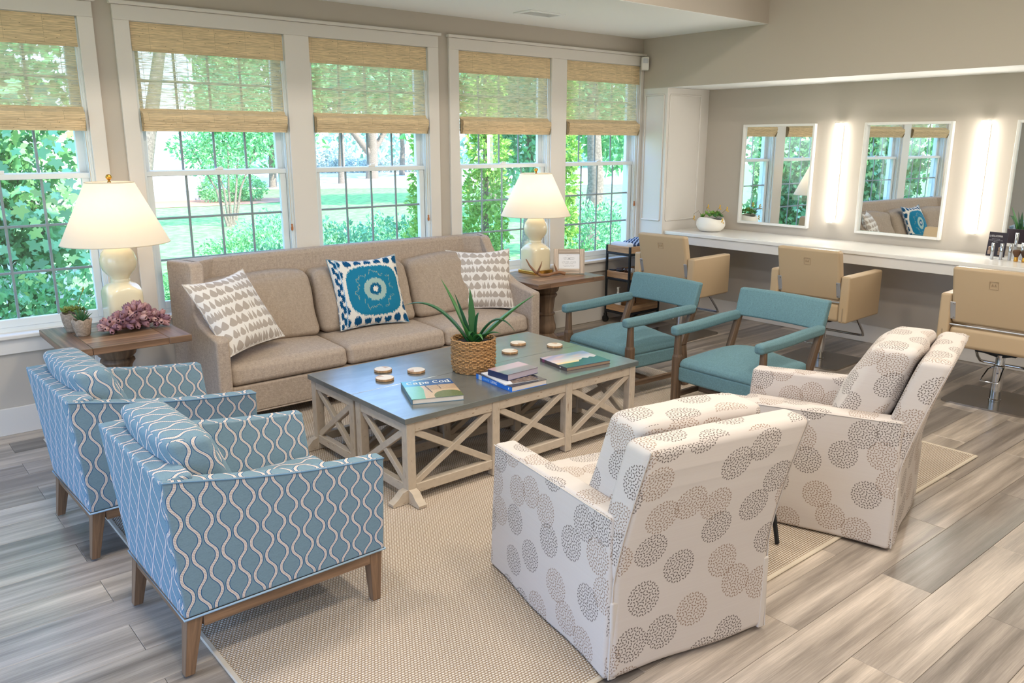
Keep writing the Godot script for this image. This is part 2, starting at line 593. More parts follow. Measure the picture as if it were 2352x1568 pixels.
	var rugh := img_tex(128, 128, func(x: int, y: int) -> Color:
		var row := y / 16
		var cx := posmod(x + (8 if row % 2 else 0), 16)
		var e := pow(absf(cx - 7.5) / 7.0, 2.2) + pow(absf(posmod(y, 16) - 7.5) / 6.0, 2.2)
		return grey(clampf(1.1 - e, 0.0, 1.0)))
	M.rug = relief(texmat(rug, Vector2(1 / 0.104, 1 / 0.088), Color.WHITE, 0.95, 0.15), rugh, 0.35)
	M.binding = plain(Color(0.80, 0.75, 0.68), 0.9)
	# woven reed: body lets light through between the reeds, folds do not
	for k in 2:
		var nr := noise(80 + k, 0.02, 3)
		var reed := img_tex(512, 512, func(x: int, y: int) -> Color:
			var row := y / 2
			var b := 0.5 + 0.9 * nr.get_noise_2d(x * 0.45, row * 61.0) + 0.35 * (h1(row * 37 + k * 777) - 0.5)
			b = clampf(b, 0.0, 1.0)
			var edge := 1.0 if y % 4 == 0 else 0.0
			var f := 0.84 + 0.22 * b - 0.09 * edge + 0.05 * nr.get_noise_2d(x * 0.3, y)
			if h1(row * 11 + (x / 6) * 23) > 0.997: f *= 0.5
			var thread := 1.0 if (x % 171) < 2 else 0.0
			var al := 1.0
			if k == 0:
				al = 0.66 + 0.36 * b + 0.25 * nr.get_noise_2d(x * 0.6, y * 2.5 + 300.0) - 0.20 * edge
				if h1(row * 7 + (x / 34) * 41) > 0.95: al -= 0.4
				al = clampf(maxf(al, thread), 0.08, 1.0)
			f -= 0.10 * thread
			return Color(0.92 * f, 0.825 * f, 0.67 * f, al), true)
		var m := texmat(reed, Vector2(1.6, 2.0), Color.WHITE, 0.8, 0.2)
		if k == 0:
			m.transparency = BaseMaterial3D.TRANSPARENCY_ALPHA
		m.backlight_enabled = true
		m.backlight = Color(0.95, 0.93, 0.86) if k == 0 else Color(0.32, 0.31, 0.28)
		M["reed%d" % k] = m
	# cushions
	var drops := Image.create(512, 512, false, Image.FORMAT_RGB8)
	drops.fill(Color(0.90, 0.88, 0.86))
	for row in 7:
		var x := -20.0 + 20.0 * h1(row)
		var kk := 0
		while x < 520:
			var w := 12.0 + 58.0 * pow(h1(row * 100 + kk * 7), 1.4)
			var yb := 73.0 * (row + 0.95)
			var hh := 52.0 + 14.0 * h1(row * 33 + kk)
			for yy in int(hh):
				var tt := yy / hh
				var hw := w * 0.5 * (sqrt(1.0 - pow(1.0 - minf(tt / 0.35, 1.0), 2.0)) if tt < 0.35 else pow((1.0 - tt) / 0.65, 0.75))
				var py := int(yb - yy)
				if py < 0 or py > 511: continue
				var x0 := maxi(0, int(x + w * 0.5 - hw))
				var x1 := mini(511, int(x + w * 0.5 + hw))
				if x1 > x0: drops.fill_rect(Rect2i(x0, py, x1 - x0, 1), Color(0.70, 0.655, 0.62))
			x += w + (-3.0 if h1(row * 9 + kk * 3) > 0.55 else 6.0)
			kk += 1
	M.drops = texmat(ImageTexture.create_from_image(drops), Vector2.ONE, Color.WHITE, 0.9, 0.2)
	var ik := img_tex(512, 512, func(px_: int, py_: int) -> Color:
		var x := px_ / 256.0 - 1.0
		var j := h1(px_ / 3) - 0.5
		var y := py_ / 256.0 - 1.0 + 0.07 * j
		x += 0.02 * (h1(py_ / 5 + 700) - 0.5)
		var white := Color(0.88, 0.86, 0.83)
		var teal := Color(0.12, 0.47, 0.60)
		var navy := Color(0.07, 0.30, 0.46)
		if x < -0.80:
			var q := fposmod(y * 3.1 + (0.5 if x < -0.9 else 0.0), 1.0)
			if absf(x + 0.82) < 0.012: return Color(0.55, 0.70, 0.82)
			return navy if absf(q - 0.5) < 0.32 and absf(x + 0.89) < 0.07 * (0.6 + 0.5 * sin(q * PI)) else white
		var cx := x - 0.08
		var e := pow(absf(cx) / 0.80, 3.0) + pow(absf(y) / 0.76, 3.0)
		var r := Vector2(cx, y).length()
		var th := atan2(y, cx)
		if r < 0.075: return white
		if r < 0.17: return navy.lerp(teal, 0.4)
		if r < 0.33: return Color(0.62, 0.72, 0.70)
		if e < 1.0:
			var ln := 0.53 + 0.055 * sin(th * 7.0) + 0.03 * sin(th * 19.0 + 1.0)
			if absf(r - ln) < 0.014 and h1(int((th + PI) * 6.0) * 3) > 0.22: return Color(0.56, 0.62, 0.58)
			return teal
		var sp := Vector2(fposmod(x * 3.4 + 0.3, 1.0) - 0.5, fposmod(y * 2.9, 1.0) - 0.5)
		if e > 1.35 and sp.length() < 0.36: return navy
		return white)
	M.ikat = texmat(ik, Vector2.ONE, Color.WHITE, 0.85, 0.25)
	# stone pots, bark
	var ns := noise(90, 0.03, 4)
	var stone := img_tex(256, 256, func(x: int, y: int) -> Color:
		var a := ns.get_noise_2d(x, y)
		var b := absf(ns.get_noise_2d(x * 1.6 + 400, y * 1.6))
		var q := 0.80 + 0.22 * a
		if b < 0.035: q *= 0.62
		return Color(q, q * 0.94, q * 0.88))
	M.stone = tri(relief(texmat(stone, Vector2.ONE, Color(0.82, 0.78, 0.74), 0.9), stone, 0.5), 7.0)
	M.bark = tri(texmat(stone, Vector2.ONE, Color(0.66, 0.64, 0.62), 0.95), 2.0)

# ---------------------------------------------------------------- room shell
const WIN := [[-0.85, 0.17], [0.318, 1.338], [1.6311, 2.6503], [2.8358, 3.86], [4.162, 5.197], [5.3855, 6.399]]
const Y0 := 0.63
const Y1 := 2.494
const XL := -1.9
const XH := 6.4425
const XR := 7.0986
const ZF := 7.9
const YC := 3.4
const YS := 2.748
const ZS := 1.39

func build_room() -> void:
	# window wall, built round its openings
	var b := MB.new()
	var T := 0.17
	var wall := func(x0: float, x1: float, y0: float, y1: float) -> void:
		b.box(V((x0 + x1) / 2, (y0 + y1) / 2, -T / 2), V(x1 - x0, y1 - y0, T), 0.0)
	wall.call(XL - 0.15, XR + 0.15, -0.1, Y0 - 0.02)
	wall.call(XL - 0.15, XR + 0.15, Y1, YC + 0.1)
	var px := XL - 0.15
	for w in WIN:
		wall.call(px, w[0], Y0 - 0.02, Y1)
		px = w[1]
	wall.call(px, XR + 0.15, Y0 - 0.02, Y1)
	struct("wall_back", b, M.wall)
	# mirror wall: the recess behind the vanity and the header over its front
	b = MB.new()
	b.box(V(XR + 0.075, YC / 2, ZF / 2), V(0.15, YC + 0.2, ZF + 0.3), 0.0)
	b.box(V(XH + 0.07, (2.2815 + YC) / 2, ZF / 2), V(0.14, YC - 2.2815, ZF), 0.0)
	struct("wall_right", b, M.wall)
	b = MB.new()
	b.box(V((XL + XR) / 2, YC / 2, ZF + 0.075), V(XR - XL + 0.3, YC + 0.2, 0.15), 0.0)
	struct("wall_front", b, M.wall)
	# left wall with a wide window opening towards the terrace
	b = MB.new()
	b.box(V(XL - 0.075, 0.0, ZF / 2), V(0.15, 0.2, ZF), 0.0)
	b.box(V(XL - 0.075, (2.45 + YC) / 2, ZF / 2), V(0.15, YC - 2.45, ZF), 0.0)
	for q in [[0.0, 0.9], [3.0, 3.6], [5.7, ZF]]:
		b.box(V(XL - 0.075, 1.275, (q[0] + q[1]) / 2), V(0.15, 2.35, q[1] - q[0]), 0.0)
	struct("wall_left", b, M.wall)
	# ceiling
	var c := struct("ceiling")
	b = MB.new()
	b.box(V((XL + XR) / 2, YC + 0.07, ZF / 2), V(XR - XL + 0.3, 0.14, ZF + 0.3), 0.0)
	part(c, "raised_ceiling", b, M.ceil)
	b = MB.new()
	b.box(V((XL + XH) / 2, YS + 0.03, ZS / 2), V(XH - XL, 0.06, ZS), 0.0)
	part(c, "soffit", b, M.ceil)
	b = MB.new()
	b.box(V((XL + XH) / 2, (YS + 0.003 + YC) / 2, ZS - 0.02), V(XH - XL, YC - YS - 0.003, 0.046), 0.0)
	part(c, "fascia", b, M.wall)
	b = MB.new()
	b.box(V((XH + 0.141 + XR) / 2, 2.291, ZF / 2), V(XR - XH - 0.141, 0.02, ZF), 0.0)
	b.box(V(XH + 0.07, 2.2805, ZF / 2), V(0.139, 0.001, ZF), 0.0)
	part(c, "recess_soffit", b, M.ceil)
	# baseboards
	b = MB.new()
	b.box(V((XL + XH) / 2, 0.086, 0.009), V(XH - XL, 0.172, 0.018), 0.004)
	struct("baseboard_back", b, M.trim)
	b = MB.new()
	b.box(V(XR - 0.009, 0.08, ZF / 2 + 0.17), V(0.018, 0.16, ZF - 0.34), 0.004)
	struct("baseboard_right", b, M.trim)
	# paneled pier at the end of the vanity
	b = MB.new()
	b.box(V((XH + XR) / 2, 1.14, 0.165), V(XR - XH, 2.28, 0.33), 0.002)
	var pier := struct("trim", null)
	pier.name = "trim_pier"
	part(pier, "pier_body", b, M.trim)
	for f in 2:
		b = MB.new()
		var c8 := [[V(XH - 0.004, 0, 0.055), V(0, 0, 1), 0.235], [V(XH + 0.04, 0, 0.334), V(1, 0, 0), 0.48]]
		var o: Vector3 = c8[f][0]
		var d: Vector3 = c8[f][1]
		var w: float = c8[f][2]
		var lo := 1.0
		for q in [[0.0, lo, 0.0, 2.215], [w, lo, w, 2.215], [0.0, lo, w, lo], [0.0, 2.215, w, 2.215]]:
			b.bar(o + d * q[0] + V(0, q[1], 0), o + d * q[2] + V(0, q[3], 0), 0.016, 0.016, 0.005, V(0.3, 0.2, 0.7).normalized() if false else (V(0, 1, 0) if q[0] != q[2] else d))
		part(pier, "panel_moulding", b, M.trim)
	# outlet by the left end table, vent in the soffit, alarm sensor
	var t := thing("wall_outlet", "small white electrical outlet low on the wall behind the left end table", "outlet", V(1.247, 0.37, 0.0))
	b = MB.new()
	b.box(V(0, 0, 0.004), V(0.072, 0.115, 0.008), 0.003)
	part(t, "cover_plate", b, M.white)
	for s: int in [-1, 1]:
		b = MB.new()
		b.box(V(0, s * 0.022, 0.009), V(0.034, 0.03, 0.004), 0.002)
		part(t, "socket", b, M.ceil)
	t = thing("ceiling_vent", "rectangular white air vent in the low ceiling over the windows", "vent", V(4.56, YS, 0.56))
	b = MB.new()
	for q in [[0, 0.085, 0.38, 0.03], [0, -0.085, 0.38, 0.03]]: b.box(V(q[0], -0.005, q[1]), V(q[2], 0.01, q[3]), 0.003)
	for s: int in [-1, 1]: b.box(V(s * 0.175, -0.005, 0), V(0.03, 0.01, 0.142), 0.003)
	part(t, "frame", b, M.ceil)
	b = MB.new()
	b.box(V(0, -0.0015, 0), V(0.32, 0.001, 0.14), 0.0)
	part(t, "duct_opening", b, plain(Color(0.4, 0.4, 0.4), 0.9))
	for k in 9:
		b = MB.new()
		b.box(V(0, 0, 0), V(0.32, 0.0015, 0.011), 0.0, Transform3D(Basis(Vector3.RIGHT, 0.6), V(0, -0.005, -0.062 + k * 0.0155)))
		part(t, "slat", b, M.ceil)
	t = thing("motion_sensor", "small white motion sensor high in the corner beside the last window", "sensor", V(6.385, 2.512, 0.075), -0.6)
	b = MB.new()
	b.sbox(V(0, 0, 0), V(0.075, 0.125, 0.05), 0.012)
	part(t, "housing", b, M.white)
	b = MB.new()
	b.sbox(V(0, 0.025, 0.022), V(0.052, 0.045, 0.016), 0.007)
	part(t, "lens", b, plain(Color(0.8, 0.82, 0.85), 0.3))
	b = MB.new()
	b.box(V(0, 0, -0.045), V(0.03, 0.05, 0.06), 0.004)
	part(t, "bracket", b, M.white)

func build_windows() -> void:
	# casings, one set for each pair
	var sets := [[-0.95, 1.425, [0, 1]], [1.5375, 3.9586, [2, 3]], [4.0643, 6.44, [4, 5]]]
	for s in sets:
		var x0: float = s[0]
		var x1: float = s[1]
		var a: Array = WIN[s[2][0]]
		var c: Array = WIN[s[2][1]]
		var o := struct("trim_%d" % (sets.find(s) + 1))
		var cz := 0.011
		for q in [["side_casing", x0, a[0]], ["mullion_casing", a[1], c[0]], ["side_casing", c[1], x1]]:
			var b := MB.new()
			b.box(V((q[1] + q[2]) / 2, (Y0 + Y1) / 2, cz), V(q[2] - q[1], Y1 - Y0, 0.022), 0.002)
			part(o, q[0], b, M.trim)
		var b := MB.new()
		b.box(V((x0 + x1) / 2, (Y1 + 2.582) / 2, 0.012), V(x1 - x0, 2.582 - Y1, 0.024), 0.002)
		part(o, "head_casing", b, M.trim)
		b = MB.new()
		b.box(V((x0 + x1) / 2, 2.594, 0.024), V(x1 - x0 + 0.035, 0.022, 0.048), 0.004)
		part(o, "crown_cap", b, M.trim)
		b = MB.new()
		b.box(V((x0 + x1) / 2, Y0 - 0.014, -0.01), V(x1 - x0 + 0.03, 0.028, 0.13), 0.006)
		part(o, "window_stool", b, M.trim)
		b = MB.new()
		b.box(V((x0 + x1) / 2, (0.5075 + Y0 - 0.028) / 2, 0.011), V(x1 - x0, Y0 - 0.028 - 0.5075, 0.022), 0.003)
		part(o, "apron", b, M.trim)
	for k in WIN.size():
		window(k)
		if k > 0: shade(k)
	# the terrace windows of the left wall, outside the frame
	for q in [[0.9, 3.0], [3.6, 5.7]]:
		var o := struct("window_%d" % (7 + int(q[0] > 2)))
		var b := MB.new()
		for z in [q[0] + 0.03, q[1] - 0.03, (q[0] + q[1]) / 2]: b.box(V(XL - 0.07, 1.275, z), V(0.08, 2.35, 0.06), 0.003)
		for y in [0.13, 2.42]: b.box(V(XL - 0.07, y, (q[0] + q[1]) / 2), V(0.08, 0.06, q[1] - q[0]), 0.003)
		part(o, "window_frame", b, M.vinyl)

func window(k: int) -> void:
	var x0: float = WIN[k][0]
	var x1: float = WIN[k][1]
	var o := struct("window_%d" % (k + 1))
	var b := MB.new()
	# jamb liners with their tracks
	for s: float in [-1.0, 1.0]:
		var x := x0 if s < 0 else x1
		b.box(V(x - s * 0.006, (Y0 + Y1) / 2, -0.085), V(0.012, Y1 - Y0, 0.17), 0.0)
		for z in [-0.118, -0.083, -0.038, -0.012]:
			b.box(V(x - s * 0.016, (Y0 + Y1) / 2, z), V(0.012, Y1 - Y0, 0.008), 0.002)
	b.box(V((x0 + x1) / 2, Y1 - 0.008, -0.085), V(x1 - x0, 0.016, 0.17), 0.0)
	b.box(V((x0 + x1) / 2, Y0 + 0.01, -0.11), V(x1 - x0, 0.045, 0.12), 0.004)
	part(o, "window_frame", b, M.vinyl)
	var ym := 1.577
	for sash in 2:
		var z := -0.062 if sash == 0 else -0.102
		var ya := Y0 + 0.028 if sash == 0 else ym - 0.03
		var yb := ym if sash == 0 else Y1 - 0.016
		var xa := x0 + 0.02
		var xb := x1 - 0.02
		var sw := 0.046
		var bot := 0.05 if sash == 0 else 0.034
		var top := 0.034 if sash == 0 else 0.046
		b = MB.new()
		for x in [xa + sw / 2, xb - sw / 2]: b.box(V(x, (ya + yb) / 2, z), V(sw, yb - ya, 0.034), 0.003)
		b.box(V((xa + xb) / 2, ya + bot / 2, z), V(xb - xa - 2 * sw, bot, 0.034), 0.003)
		b.box(V((xa + xb) / 2, yb - top / 2, z + (0.004 if sash == 0 else 0.0)), V(xb - xa - (2 * sw if sash == 1 else 0.0), top, 0.042), 0.003)
		var fr := part(o, "lower_sash" if sash == 0 else "upper_sash", b, M.vinyl)
		var gx0 := xa + sw
		var gx1 := xb - sw
		var gy0 := ya + bot
		var gy1 := yb - top
		for q in range(1, 4):
			b = MB.new()
			var x := gx0 + (gx1 - gx0) * q / 4.0
			b.box(V(x, (gy0 + gy1) / 2, z), V(0.016, gy1 - gy0, 0.009), 0.002)
			part(fr, "muntin", b, M.muntin)
		for q in range(1, 3):
			b = MB.new()
			b.box(V((gx0 + gx1) / 2, gy0 + (gy1 - gy0) * q / 3.0, z), V(gx1 - gx0, 0.016, 0.0085), 0.002)
			part(fr, "muntin", b, M.muntin)
		for i in 4:
			for j in 3:
				b = MB.new()
				var ax := gx0 + (gx1 - gx0) * i / 4.0
				var bx := gx0 + (gx1 - gx0) * (i + 1) / 4.0
				var ay := gy0 + (gy1 - gy0) * j / 3.0
				var by := gy0 + (gy1 - gy0) * (j + 1) / 3.0
				b.flat([V(ax, ay, z + 0.006), V(bx, ay, z + 0.006), V(bx, by, z + 0.006), V(ax, by, z + 0.006)], V(0, 0, 1))
				part(fr, "pane", b, M.glass)
	b = MB.new()
	b.sbox(V((x0 + x1) / 2, ym + 0.006, -0.05), V(0.06, 0.014, 0.024), 0.005)
	b.sbox(V((x0 + x1) / 2 + 0.012, ym + 0.016, -0.05), V(0.04, 0.01, 0.012), 0.004)
	part(o, "sash_lock", b, M.white)

func shade(k: int) -> void:
	var x0: float = WIN[k][0] + 0.006
	var x1: float = WIN[k][1] - 0.01
	var lab: String = ["", "woven reed roman shade on the leftmost window, cut by the photo's left edge", "woven reed roman shade on the window behind the left half of the sofa", "woven reed roman shade on the window behind the right half of the sofa", "woven reed roman shade on the window behind the right lamp", "woven reed roman shade on the window nearest the corner and the cart"][k]
	var o := thing("roman_shade", lab, "window shade", V((x0 + x1) / 2, 1.83, 0.0), 0.0, "woven reed shades along the window wall")
	var hw := (x1 - x0) / 2
	var panel := func(b: MB, prof: Array, w: float, uo: float) -> void:
		# profile of (z, y) swept across the width, front and back
		var len := 0.0
		for i in prof.size() - 1:
			var a: Vector2 = prof[i]
			var c: Vector2 = prof[i + 1]
			var d := (c - a).normalized()
			var nn := V(0, -d.x, d.y)
			if nn.z < 0: nn = -nn
			var l2 := len + a.distance_to(c)
			b.flat([V(-w, a.y, a.x), V(w, a.y, a.x), V(w, c.y, c.x), V(-w, c.y, c.x)], nn, [Vector2(-w + uo, len), Vector2(w + uo, len), Vector2(w + uo, l2), Vector2(-w + uo, l2)])
			len = l2
	var b := MB.new()
	panel.call(b, [Vector2(0.004, 0.66), Vector2(0.008, 0.505)], hw, k * 0.3)
	panel.call(b, [Vector2(0.008, 0.505), Vector2(0.012, 0.487)], hw, k * 0.3 + 0.1)
	part(o, "valance", b, M.reed1)
	b = MB.new()
	panel.call(b, [Vector2(-0.012, 0.655), Vector2(-0.014, 0.40), Vector2(-0.006, 0.14)], hw - 0.014, k * 0.43)
	part(o, "reed_panel", b, M.reed0)
	# folded stack: leaves hanging one over the other
	for f in 5:
		b = MB.new()
		var z := 0.004 + f * 0.0075
		var bot := 0.015 * f
		panel.call(b, [Vector2(-0.004 + f * 0.002, 0.142 - 0.004 * f), Vector2(z + 0.012, 0.108), Vector2(z + 0.015, bot + 0.02), Vector2(z + 0.009, bot), Vector2(z - 0.002, bot + 0.003)], hw - 0.010 - 0.001 * f, k * 0.2 + f * 0.17)
		part(o, "fold", b, M.reed1)
	for s: float in [-1.0, 1.0]:
		b = MB.new()
		b.flat([V(s * (hw - 0.013), 0.14, -0.004), V(s * (hw - 0.013), 0.095, 0.028), V(s * (hw - 0.013), 0.045, 0.046), V(s * (hw - 0.013), 0.0, 0.03), V(s * (hw - 0.013), 0.0, -0.004)], V(s, 0, 0))
		part(o, "side_return", b, M.reed1)
	if k in [1, 2, 3, 5]:
		b = MB.new()
		b.tube([V(hw - 0.02, 0.4, 0.0), V(hw - 0.015, -0.2, 0.004), V(hw - 0.012, -0.66, 0.006)], 0.0015, 5)
		var cd := part(o, "pull_cord", b, plain(Color(0.82, 0.72, 0.55), 0.8))
		b = MB.new()
		b.lathe([Vector2(0.0, -0.70), Vector2(0.007, -0.697), Vector2(0.009, -0.68), Vector2(0.005, -0.665), Vector2(0.007, -0.655), Vector2(0.0, -0.648)], 10, Transform3D(Basis(), V(hw - 0.012, 0, 0.006)))
		part(cd, "wooden_tassel", b, plain(Color(0.72, 0.42, 0.2), 0.5))

# ---------------------------------------------------------------- outdoors
const GY := -0.45
func leaf_mesh(w := 0.5) -> ArrayMesh:
	var b := MB.new()
	var p := [V(0, 0, 0), V(-w / 2, 0.45, 0.07), V(0, 1, -0.06), V(w / 2, 0.45, 0.07), V(0, 0.45, 0)]
	for f in [[0, 1, 4], [1, 2, 4], [2, 3, 4], [3, 0, 4]]:
		var a: Vector3 = p[f[0]]
		var c: Vector3 = p[f[1]]
		var d: Vector3 = p[f[2]]
		var nn := (c - a).cross(d - a).normalized()
		if nn.z < 0: nn = -nn
		b.flat([a, c, d], nn)
	return b.mesh()

func leafmat(rough := 0.45) -> StandardMaterial3D:
	var m := plain(Color.WHITE, rough)
	m.vertex_color_use_as_albedo = true
	m.backlight_enabled = true
	m.backlight = Color(0.7, 0.7, 0.7)
	m.cull_mode = BaseMaterial3D.CULL_DISABLED
	return m

# leaves strewn through ellipsoids [centre, radii, share]
func foliage(o: Node3D, called: String, blobs: Array, count: int, size: float, c0: Color, c1: Color, hollow := 0.55, mesh: Mesh = null) -> void:
	var mm := MultiMesh.new()
	mm.transform_format = MultiMesh.TRANSFORM_3D
	mm.use_colors = true
	mm.mesh = mesh if mesh else M.leafmesh
	mm.instance_count = count
	var tot := 0.0
	for bl in blobs: tot += bl[1].x * bl[1].y + bl[1].y * bl[1].z
	var k := 0
	for q in blobs.size():
		var bl: Array = blobs[q]
		var n := int(count * (bl[1].x * bl[1].y + bl[1].y * bl[1].z) / tot) if q < blobs.size() - 1 else count - k
		for i in n:
			if k >= count: break
			var d := V(rng.randfn(), rng.randfn(), rng.randfn()).normalized()
			var r := lerpf(hollow, 1.0, sqrt(rng.randf())) * (0.86 + 0.2 * sin(d.x * 7.0 + q * 2.0) * sin(d.y * 6.0 + d.z * 5.0))
			var p: Vector3 = bl[0] + d * bl[1] * r
			if p.y < GY + 0.02: p.y = GY + 0.02 + rng.randf() * 0.1
			var s := size * rng.randf_range(0.65, 1.3)
			var up := (d + V(rng.randfn(), rng.randfn(), rng.randfn()) * 0.75).normalized()
			var side := up.cross(V(rng.randfn(), rng.randfn() * 0.4, rng.randfn())).normalized()
			mm.set_instance_transform(k, Transform3D(Basis(side, up, side.cross(up)).scaled_local(Vector3(s, s, s)), p))
			var c := c0.lerp(c1, rng.randf()) * rng.randf_range(0.7, 1.25)
			mm.set_instance_color(k, Color(c.r, c.g, c.b, 1.0))
			k += 1
	var m := MultiMeshInstance3D.new()
	m.multimesh = mm
	m.material_override = M.leaf
	m.name = called
	m.set_meta("kind", "stuff")
	o.add_child(m, true)

func trunk(o: Node3D, pts: Array, r0: float, r1: float, called := "trunk") -> void:
	var b := MB.new()
	var rad := []
	for i in pts.size(): rad.append(lerpf(r0, r1, i / float(pts.size() - 1)))
	b.tube(pts, rad, 10)
	part(o, called, b, M.bark)

func bush(called: String, label: String, group: String, at: Vector3, rad: Vector3, count: int, size: float, c0: Color, c1: Color) -> Node3D:
	var o := thing(called, label, "shrub", V(at.x, GY, at.z), 0.0, group)
	foliage(o, "foliage", [[V(0, at.y - GY, 0), rad]], count, size, c0, c1)
	for k in 3: trunk(o, [V(0.05 * (k - 1), 0, 0), V(0.12 * (k - 1), (at.y - GY) * 0.8, 0.05 * (k % 2))], 0.02, 0.008, "stem")
	return o

func tree(label: String, at: Vector3, h: float, blobs: Array, count: int, size: float, c0: Color, c1: Color, r := 0.3, limbs := [], lean := 0.0) -> void:
	var o := thing("tree", label, "tree", at, 0.0, "trees beyond the windows")
	trunk(o, [V(0, -0.1, 0), V(0.1 + lean * 0.35, h * 0.33, 0.05), V(lean, h * 0.7, 0)], r, r * 0.5)
	for l in limbs: trunk(o, l, r * 0.5, r * 0.2, "branch")
	foliage(o, "foliage", blobs, count, size, c0, c1, 0.3)

func build_outside() -> void:
	M.leaf = leafmat()
	M.leafmesh = leaf_mesh()
	var G0 := Color(0.13, 0.40, 0.12)
	var G1 := Color(0.26, 0.60, 0.26)
	var B0 := Color(0.13, 0.42, 0.19)
	var B1 := Color(0.34, 0.66, 0.39)
	var Y0_ := Color(0.20, 0.46, 0.07)
	var Y1_ := Color(0.42, 0.66, 0.15)
	# ground: lawn, mulch bed, pale road
	var ng := noise(120, 0.05, 4)
	var gt := img_tex(256, 256, func(x: int, y: int) -> Color:
		var q := 0.8 + 0.25 * ng.get_noise_2d(x * 0.5, y * 0.5) + 0.25 * (h1(x * 31 + y * 977) - 0.5)
		return Color(0.56 * q, 0.80 * q, 0.44 * q))
	var b := MB.new()
	b.flat([V(-60, GY, -0.17), V(90, GY, -0.17), V(90, GY, -110), V(-60, GY, -110)], Vector3.UP, [Vector2(0, 0), Vector2(150, 0), Vector2(150, 110), Vector2(0, 110)])
	struct("ground", b, texmat(gt, Vector2(0.5, 0.5), Color.WHITE, 0.95))
	b = MB.new()
	var road := [V(13, GY + 0.01, -34), V(22.5, GY + 0.01, -29), V(45, GY + 0.01, -20), V(60, GY + 0.01, -34), V(45, GY + 0.01, -62), V(24, GY + 0.01, -62)]
	b.flat(road, Vector3.UP)
	b.flat([V(16, GY + 0.012, -2.5), V(40, GY + 0.012, -6), V(45, GY + 0.012, -19), V(20, GY + 0.012, -12)], Vector3.UP)
	struct("road", b, plain(Color(0.78, 0.78, 0.76), 0.9))
	b = MB.new()
	var mb := []
	for k in 24:
		var th := TAU * k / 24.0
		mb.append(V(11.0 + 4.3 * cos(th) + 0.2 * sin(th * 5), GY + 0.012, -25.2 + 1.7 * sin(th)))
	b.flat(mb, Vector3.UP)
	struct("mulch_bed", b, plain(Color(0.66, 0.48, 0.38), 0.95))
	# white clapboard house
	var o := thing("house", "white clapboard house beyond the lawn, seen through the window left of the sofa", "house", V(11.4, GY, -26.8))
	b = MB.new()
	b.box(V(-6, 0.2, -3), V(12, 0.4, 6), 0.0)
	part(o, "foundation", b, plain(Color(0.55, 0.55, 0.54), 0.9))
	b = MB.new()
	for k in 42:
		b.box(V(0, 0, 0), V(12, 0.165, 0.03), 0.0, Transform3D(Basis(Vector3.RIGHT, -0.1), V(-6, 0.47 + k * 0.15, -0.02)))
		b.box(V(0, 0, 0), V(6, 0.165, 0.03), 0.0, Transform3D(Basis(Vector3.UP, PI / 2) * Basis(Vector3.RIGHT, -0.1), V(-0.02, 0.47 + k * 0.15, -3)))
	b.box(V(-6, 3.5, -3), V(11.9, 6.3, 5.9), 0.0)
	var cl := part(o, "clapboards", b, plain(Color(0.80, 0.82, 0.84), 0.7))
	cl.set_meta("kind", "stuff")
	b = MB.new()
	b.box(V(0.01, 3.5, 0.01), V(0.14, 6.3, 0.14), 0.01)
	part(o, "corner_board", b, M.white)
	b = MB.new()
	b.extrude(PackedVector2Array([Vector2(-6.3, 0), Vector2(6.3, 0), Vector2(0, 3.4)]), 6.8, Transform3D(Basis(), V(-6, 6.6, -6.4)))
	part(o, "roof", b, plain(Color(0.32, 0.33, 0.35), 0.9))
	# maple close to the leftmost window: big leaves in front of a dense mass
	var lobes := PackedVector2Array()
	for k in 20:
		var th := -PI / 2 + TAU * k / 20.0
		var r: float = [0.20, 0.50, 0.56, 0.74, 0.50, 0.74, 0.95, 0.70, 0.52, 0.70, 1.08, 0.70, 0.52, 0.70, 0.95, 0.74, 0.50, 0.74, 0.56, 0.50][k]
		lobes.append(Vector2(cos(th) * r * 0.62, 0.5 + sin(th) * r * 0.55))
	var lm := MB.new()
	for k in 20:
		var p := lobes[k]
		var q := lobes[(k + 1) % 20]
		lm.flat([V(0, 0.42, 0.03), V(p.x, p.y, -0.10 * absf(p.x)), V(q.x, q.y, -0.10 * absf(q.x))], V(0, 0, 1))
	var lmesh := lm.mesh()
	o = thing("maple_bush", "leafy maple with big lobed leaves right outside the leftmost window", "bush", V(0.4, GY, -2.2))
	foliage(o, "foliage", [[V(0.45, 2.3, -0.55), V(1.25, 1.5, 0.45)], [V(-1.6, 2.0, -0.4), V(1.5, 1.9, 0.7)], [V(0.45, 1.0, -0.45), V(1.15, 1.2, 0.45)]], 15000, 0.105, G0 * 0.75, G1 * 1.05, 0.0, lmesh)
	for k in 4: trunk(o, [V(-1.2 + k * 0.8, 0, -0.7), V(-1.0 + k * 0.7, 1.5, -0.6), V(-0.8 + k * 0.5, 3.0, -0.8)], 0.05, 0.02, "stem")
	var lmats := []
	for c in [Color(0.42, 0.72, 0.44), Color(0.55, 0.80, 0.54), Color(0.64, 0.80, 0.38), Color(0.35, 0.62, 0.38), Color(0.64, 0.86, 0.66)]:
		var m := plain(c, 0.4)
		m.backlight_enabled = true
		m.backlight = Color(0.6, 0.6, 0.6)
		lmats.append(m)
	for k in 290:
		var l := MeshInstance3D.new()
		l.mesh = lmesh
		l.set_surface_override_material(0, lmats[k % 5])
		l.name = "leaf"
		o.add_child(l, true)
		var s := rng.randf_range(0.075, 0.13)
		l.position = V(rng.randf_range(-0.3, 1.4), rng.randf_range(0.95, 2.7), rng.randf_range(0.1, 0.8))
		l.basis = Basis.from_euler(V(rng.randf_range(-0.9, 0.3), rng.randf_range(-0.7, 0.7), PI + rng.randf_range(-0.8, 0.8))).scaled(V(s, s, s))
	o = thing("flowering_shrub", "low shrub with small white flowers beneath the maple outside the leftmost window", "shrub", V(0.6, GY, -1.3))
